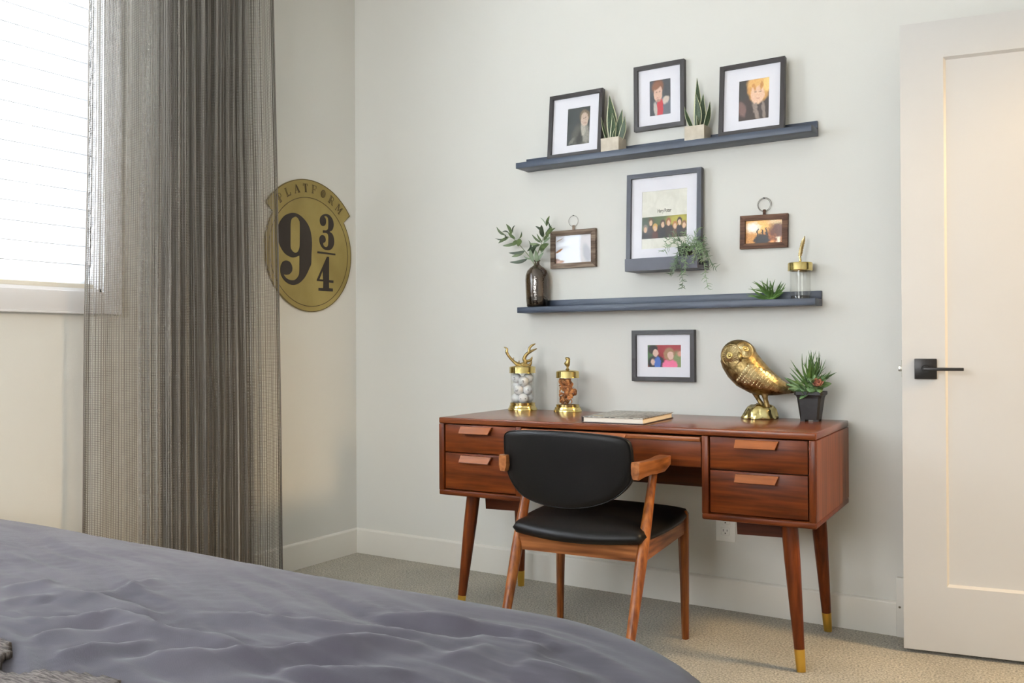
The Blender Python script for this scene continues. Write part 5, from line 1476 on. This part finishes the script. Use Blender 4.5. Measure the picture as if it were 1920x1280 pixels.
for si, s in enumerate(strands):
    pts = catmull([tl(*p) for p in s], 6)
    bm = bmesh.new(); bm_tube(bm, pts, .0008, 5)
    acc = 0.
    for i in range(1, len(pts)):
        acc += (pts[i] - pts[i - 1]).length
        if acc > .0048:
            acc = 0.
            t = (pts[i] - pts[i - 1]).normalized()
            for sd in (-1, 1):
                if rr.random() < .12: continue
                ang = rr.uniform(0, 2 * pi)
                out = (t.orthogonal().normalized() * cos(ang) + t.cross(t.orthogonal().normalized()) * sin(ang))
                out.y *= .6; out = (out * 1. + t * .55 + Vector((0, 0, .15))).normalized()
                l = rr.uniform(.013, .024)
                leaf_mesh(bm, pts[i], pts[i] + out * l, rr.uniform(.0028, .0040), rr.uniform(-.25, .25), shape=3., n=4, thick=.0007)
    o = from_bm('strand', bm, m_trail[si % 2], tp)

# ------------------------------------------------------------------ owl
OW = Vector((2.034, -.128, DH_ + .0004)); orz = math.atan2(.30, .954)
owl = tag(empty('owl_figurine', OW, orz), 'gold owl figurine with carved feathers standing on a rock on the desk', 'figurine')
k_ = .00191
def op(px, py, y=0.): return Vector(((px - 1422) * k_, y, (787 - py) * k_))
bm = bmesh.new()
hc = op(1384, 668.5); HR = 31.5 * k_
r = bmesh.ops.create_uvsphere(bm, u_segments=32, v_segments=20, radius=HR)
for v in r['verts']:
    v.co = Vector((v.co.x * 1.06, v.co.y * .98, v.co.z * .97)); v.co += hc
pairs = [((1399, 642), (1350, 678), .90), ((1412, 656), (1354, 692), .90), ((1427, 676), (1364, 709), .92), ((1441, 693), (1380, 726), .94), ((1454, 705), (1404, 739), .92), ((1465, 715), (1428, 744), .86), ((1474, 723), (1451, 743), .8), ((1482, 729), (1470, 740), .75), ((1488, 734), (1484, 738), .8)]
secs = []
for a, b, dsc in pairs:
    A, B = op(*a), op(*b); c = (A + B) / 2; hvec = (A - B) / 2; hl = hvec.length
    secs.append([c + hvec * cos(2 * pi * k / 24) + Vector((0, 1, 0)) * hl * dsc * sin(2 * pi * k / 24) for k in range(24)])
bm_loft(bm, secs)
for (p0, p1, p2, yy, r0_) in ((((1412, 735)), (1419, 750), (1428, 764), -.018 + .03, .0095), (((1430, 735)), (1432, 750), (1436, 766), -.018, .0105)):
    bm_tube(bm, [op(*p0, yy), op(*p1, yy), op(*p2, yy)], [r0_ * 1.35, r0_ * .85, r0_], 12)
bmesh.ops.recalc_face_normals(bm, faces=bm.faces)
me = bpy.data.meshes.new('body'); bm.to_mesh(me); bm.free()
body = bpy.data.objects.new('t', me); COL.objects.link(body)
md = body.modifiers.new('r', 'REMESH'); md.mode = 'VOXEL'; md.voxel_size = .0022
sm_ = body.modifiers.new('s', 'SMOOTH'); sm_.factor = .7; sm_.iterations = 8
dg = bpy.context.evaluated_depsgraph_get()
me2 = bpy.data.meshes.new_from_object(body.evaluated_get(dg)); COL.objects.unlink(body); bpy.data.objects.remove(body)
me2.name = 'body'; me2.materials.clear()
body = link_mesh('body', me2, m_gold_dark, owl, smooth=True)
from mathutils.bvhtree import BVHTree
bmt = bmesh.new(); bmt.from_mesh(me2); tree = BVHTree.FromBMesh(bmt)
def surf(px, py, back=False):
    o_ = op(px, py, .3 if back else -.3); h_ = tree.ray_cast(o_, Vector((0, -1 if back else 1, 0)))
    return (h_[0], h_[1]) if h_[0] is not None else (None, None)
bm = bmesh.new()
sp_d = Vector((.80, 0, -.60))            # along the wing, towards the tail
cr = Vector((.60, 0, .80))
for back in (False, True):
    for i in range(14):
        for j in range(9):
            t = i / 13.; q = (j + (.5 if i % 2 else 0)) / 8.6
            cx = 1392 + 78 * t; cy0 = 700 + 30 * t
            wdt = (34 + 6 * sin(pi * t)) * (1 - .62 * t)
            px, py = cx + (q - .5) * wdt * .62, cy0 - (q - .5) * wdt * .85 - 2
            P, Nn = surf(px, py, back)
            if P is None or abs(Nn.y) < .25: continue
            d = (sp_d - Nn * sp_d.dot(Nn)).normalized(); s = d.cross(Nn)
            L_ = .0150 + .010 * t; Wd = .0072 - .0018 * t
            n_ = 6; top = []; 
            tipv = []
            for m_ in range(7):
                a = pi * m_ / 6
                tipv.append(P + d * (L_ * .35 + L_ * .5 * abs(sin(a)) ** .9) + s * Wd * cos(a) + Nn * .0034)
            base_ = [P - d * L_ * .35 - s * Wd * .8 - Nn * .003, P - d * L_ * .35 + s * Wd * .8 - Nn * .003]
            ring = [base_[1]] + tipv + [base_[0]]
            vs = [bm.verts.new(p) for p in ring]; cpt = bm.verts.new(P + d * L_ * .18 + Nn * .0042)
            lo = [bm.verts.new(p - Nn * .006) for p in ring]
            for m_ in range(len(vs)):
                j_ = (m_ + 1) % len(vs)
                bm.faces.new((vs[m_], vs[j_], cpt)); bm.faces.new((vs[m_], lo[m_], lo[j_], vs[j_]))
wf = from_bm('wing_feathers', bm, m_gold, owl); wf['kind'] = 'stuff'
# facial discs, eyes and beak
def on_head(d): return hc + Vector((d[0] * HR * 1.06, d[1] * HR * .98, d[2] * HR * .97))
def ringat(bm, c, nrm, R_, r_, sy=1., squash=1.):
    nrm = Vector(nrm).normalized(); e1 = nrm.orthogonal().normalized(); e2 = nrm.cross(e1)
    rows = []
    for i in range(33):
        a = 2 * pi * i / 32; rd_ = e1 * cos(a) + e2 * sin(a)
        rows.append([c + rd_ * (R_ + r_ * cos(b)) + nrm * (r_ * sin(b)) for b in (0, pi * .4, pi * .8, pi * 1.2, pi * 1.6)])
    bm_loft(bm, rows, cap=False)
for dv, R_ in (((-.45, -.88, .02), .041), ((.36, -.86, .40), .033)):
    d = Vector(dv).normalized(); c = on_head(d); 
    bm = bmesh.new()
    # shallow dish with radial barbs
    e1 = d.orthogonal().normalized(); e2 = d.cross(e1); n_ = 48
    rows = []
    for rr_i, hh in ((1.0, -.012), (.97, .002), (.90, .002), (.84, -.002), (.80, -.0025), (.55, -.0015), (.36, .0010), (.30, .0035), (.24, .0015)):
        rows.append([c + (e1 * cos(2 * pi * k / n_) + e2 * sin(2 * pi * k / n_)) * R_ * rr_i * 1. + d * (hh - .5 * (R_ * rr_i) ** 2 / HR * .9 + (.0012 if k % 2 and .3 < rr_i < .9 else 0) + .003) for k in range(n_)])
    bm_loft(bm, rows)
    fd = from_bm('facial_disc', bm, m_gold, owl)
    bm = bmesh.new(); ringat(bm, c + d * .0040, d, .0095, .0019); 
    r_ = bmesh.ops.create_uvsphere(bm, u_segments=16, v_segments=10, radius=.0058)
    for v in r_['verts']: v.co += c + d * .0035
    from_bm('eye', bm, m_brass, fd, smooth=True)
bm = bmesh.new()
bc = on_head(Vector((.04, -.95, .02)).normalized())
bm_tube(bm, [bc + Vector((0, .004, .012)), bc + Vector((.001, -.006, .002)), bc + Vector((.003, -.011, -.010)), bc + Vector((.004, -.007, -.022))], [.005, .0085, .0070, .001], 10)
from_bm('beak', bm, m_brass_dark, owl, smooth=True)
# rock
bm = bmesh.new(); n_ = 40; rows = []
for z, rx in ((0, .060), (.004, .0615), (.018, .056), (.034, .051), (.046, .044), (.052, .034), (.053, .0)):
    if rx == 0:
        rows.append([Vector((.004, 0, z))] * 1); continue
    row = []
    for k in range(n_):
        a = 2 * pi * k / n_
        w = 1 + .03 * sin(a * 5 + z * 60) + .10 * noise.noise(Vector((cos(a) * 2.2, sin(a) * 2.2, z * 14))) + .05 * sin(a * 9 + z * 50) + .03 * sin(a * 17 + 2)
        zz = z * (1 + .22 * noise.noise(Vector((cos(a), sin(a), 7.))) - .10 * (cos(a) < -.4)) if z > .01 else z
        row.append(Vector((.000 + rx * w * cos(a), .72 * rx * w * sin(a), zz)))
    rows.append(row)
bm_loft(bm, rows[:-1])
m_rock = mottled('polished_gold', (168, 148, 88), (214, 202, 150), 20, .2, 1., .5, dist=.004)
auto(from_bm('rock_base', bm, m_rock, owl), 60)

# ------------------------------------------------------------------ succulent pot on the desk
SP = (2.215, -.135, DH_ + .0004)
sp_ = tag(empty('potted_succulent', SP, DA), 'mixed green and red succulents in a square black plastic pot behind the desk corner', 'plant')
bm = bmesh.new()
def sq(h, c, z): return [(h - c, -h, z), (h, -h + c, z), (h, h - c, z), (h - c, h, z), (-h + c, h, z), (-h, h - c, z), (-h, -h + c, z), (-h + c, -h, z)]
bm_loft(bm, [sq(.0305, .006, .006), sq(.031, .006, .008), sq(.040, .008, .080), sq(.043, .008, .088), sq(.0475, .007, .092), sq(.0475, .007, .103), sq(.044, .007, .103), sq(.042, .007, .092)])
from_bm('pot', bm, m_black_pot, sp_)
for a in (-1, 1):
    for b in (-1, 1): box('pot_foot', a * .022 - .008, a * .022 + .008, b * .022 - .008, b * .022 + .008, 0, .0062, m_black_pot, sp_)
box('soil', -.038, .038, -.038, .038, .085, .0935, m_soil, sp_)
m_spike = leaf_mat('spiky_leaf', (44, 72, 30), (92, 126, 60), .35)
m_fleshy = leaf_mat('fleshy_leaf', (70, 102, 58), (112, 138, 92), .4)
m_rose = leaf_mat('red_leaf', (146, 84, 72), (186, 128, 104), .4, scale=60)
rr = random.Random(21)
c0 = Vector((.0, .006, .115))
for i in range(64):
    # an upright tuft: tips fan out over a rough half sphere
    el = rad(rr.uniform(12, 88)) if i > 10 else rad(rr.uniform(70, 90)); az = rr.uniform(0, 2 * pi)
    l = rr.uniform(.070, .112) * (.86 + .14 * sin(el))
    d = Vector((cos(el) * cos(az), cos(el) * sin(az), sin(el)))
    T = c0 + Vector((0, 0, .024)) + d * l + Vector((0, 0, -.014 * cos(el)))
    if T.y > .10: T.y = .10
    bm = bmesh.new(); leaf_mesh(bm, c0 + Vector((d.x * .008, d.y * .008, rr.uniform(-.01, .02))), T, rr.uniform(.0065, .009), rr.uniform(-.10, .10), shape=3., thick=.0013, n=6)
    from_bm('leaf', bm, m_spike, sp_)
tube('stem', [(0, .006, .09), (0, .006, .135)], [.006, .009], m_spike, sp_, 8)
def rosette(c, nrm, n, L0, W0, mats, openness):
    c = Vector(c); nrm = Vector(nrm).normalized(); e1 = nrm.orthogonal().normalized(); e2 = nrm.cross(e1)
    for i in range(n):
        t = i / n; a = i * 2.4
        od = e1 * cos(a) + e2 * sin(a)
        tilt = openness * (1 - t) + .12
        d = (od * sin(tilt) + nrm * cos(tilt)).normalized(); l = L0 * (1 - .45 * t)
        bm = bmesh.new(); leaf_mesh(bm, c + od * .002, c + d * l, W0 * (1 - .3 * t), 0, side=nrm.cross(od), fold=-.5, shape=1., thick=.0018, n=7)
        from_bm('leaf', bm, mats[0] if t < .55 else mats[1], sp_, smooth=True)
rosette((.030, -.028, .124), (.15, -.75, .65), 22, .046, .026, (m_fleshy, m_rose), 1.35)
rosette((-.006, -.040, .096), (-.1, -.8, .6), 8, .034, .016, (m_fleshy, m_fleshy), 1.3)
for (T, w) in (((-.088, -.010, .150), .020), ((-.082, -.020, .128), .022), ((-.070, -.030, .112), .024), ((-.045, -.045, .108), .022), ((-.072, .0, .166), .012), ((-.050, -.020, .148), .014), ((.05, -.045, .106), .02), ((.052, -.02, .125), .02)):
    bm = bmesh.new(); leaf_mesh(bm, (T[0] * .25, T[1] * .3, .098), T, w, .05, side=(.1, -.3, 1), fold=.3, shape=1., thick=.002, n=7)
    from_bm('leaf', bm, m_fleshy, sp_, smooth=True)
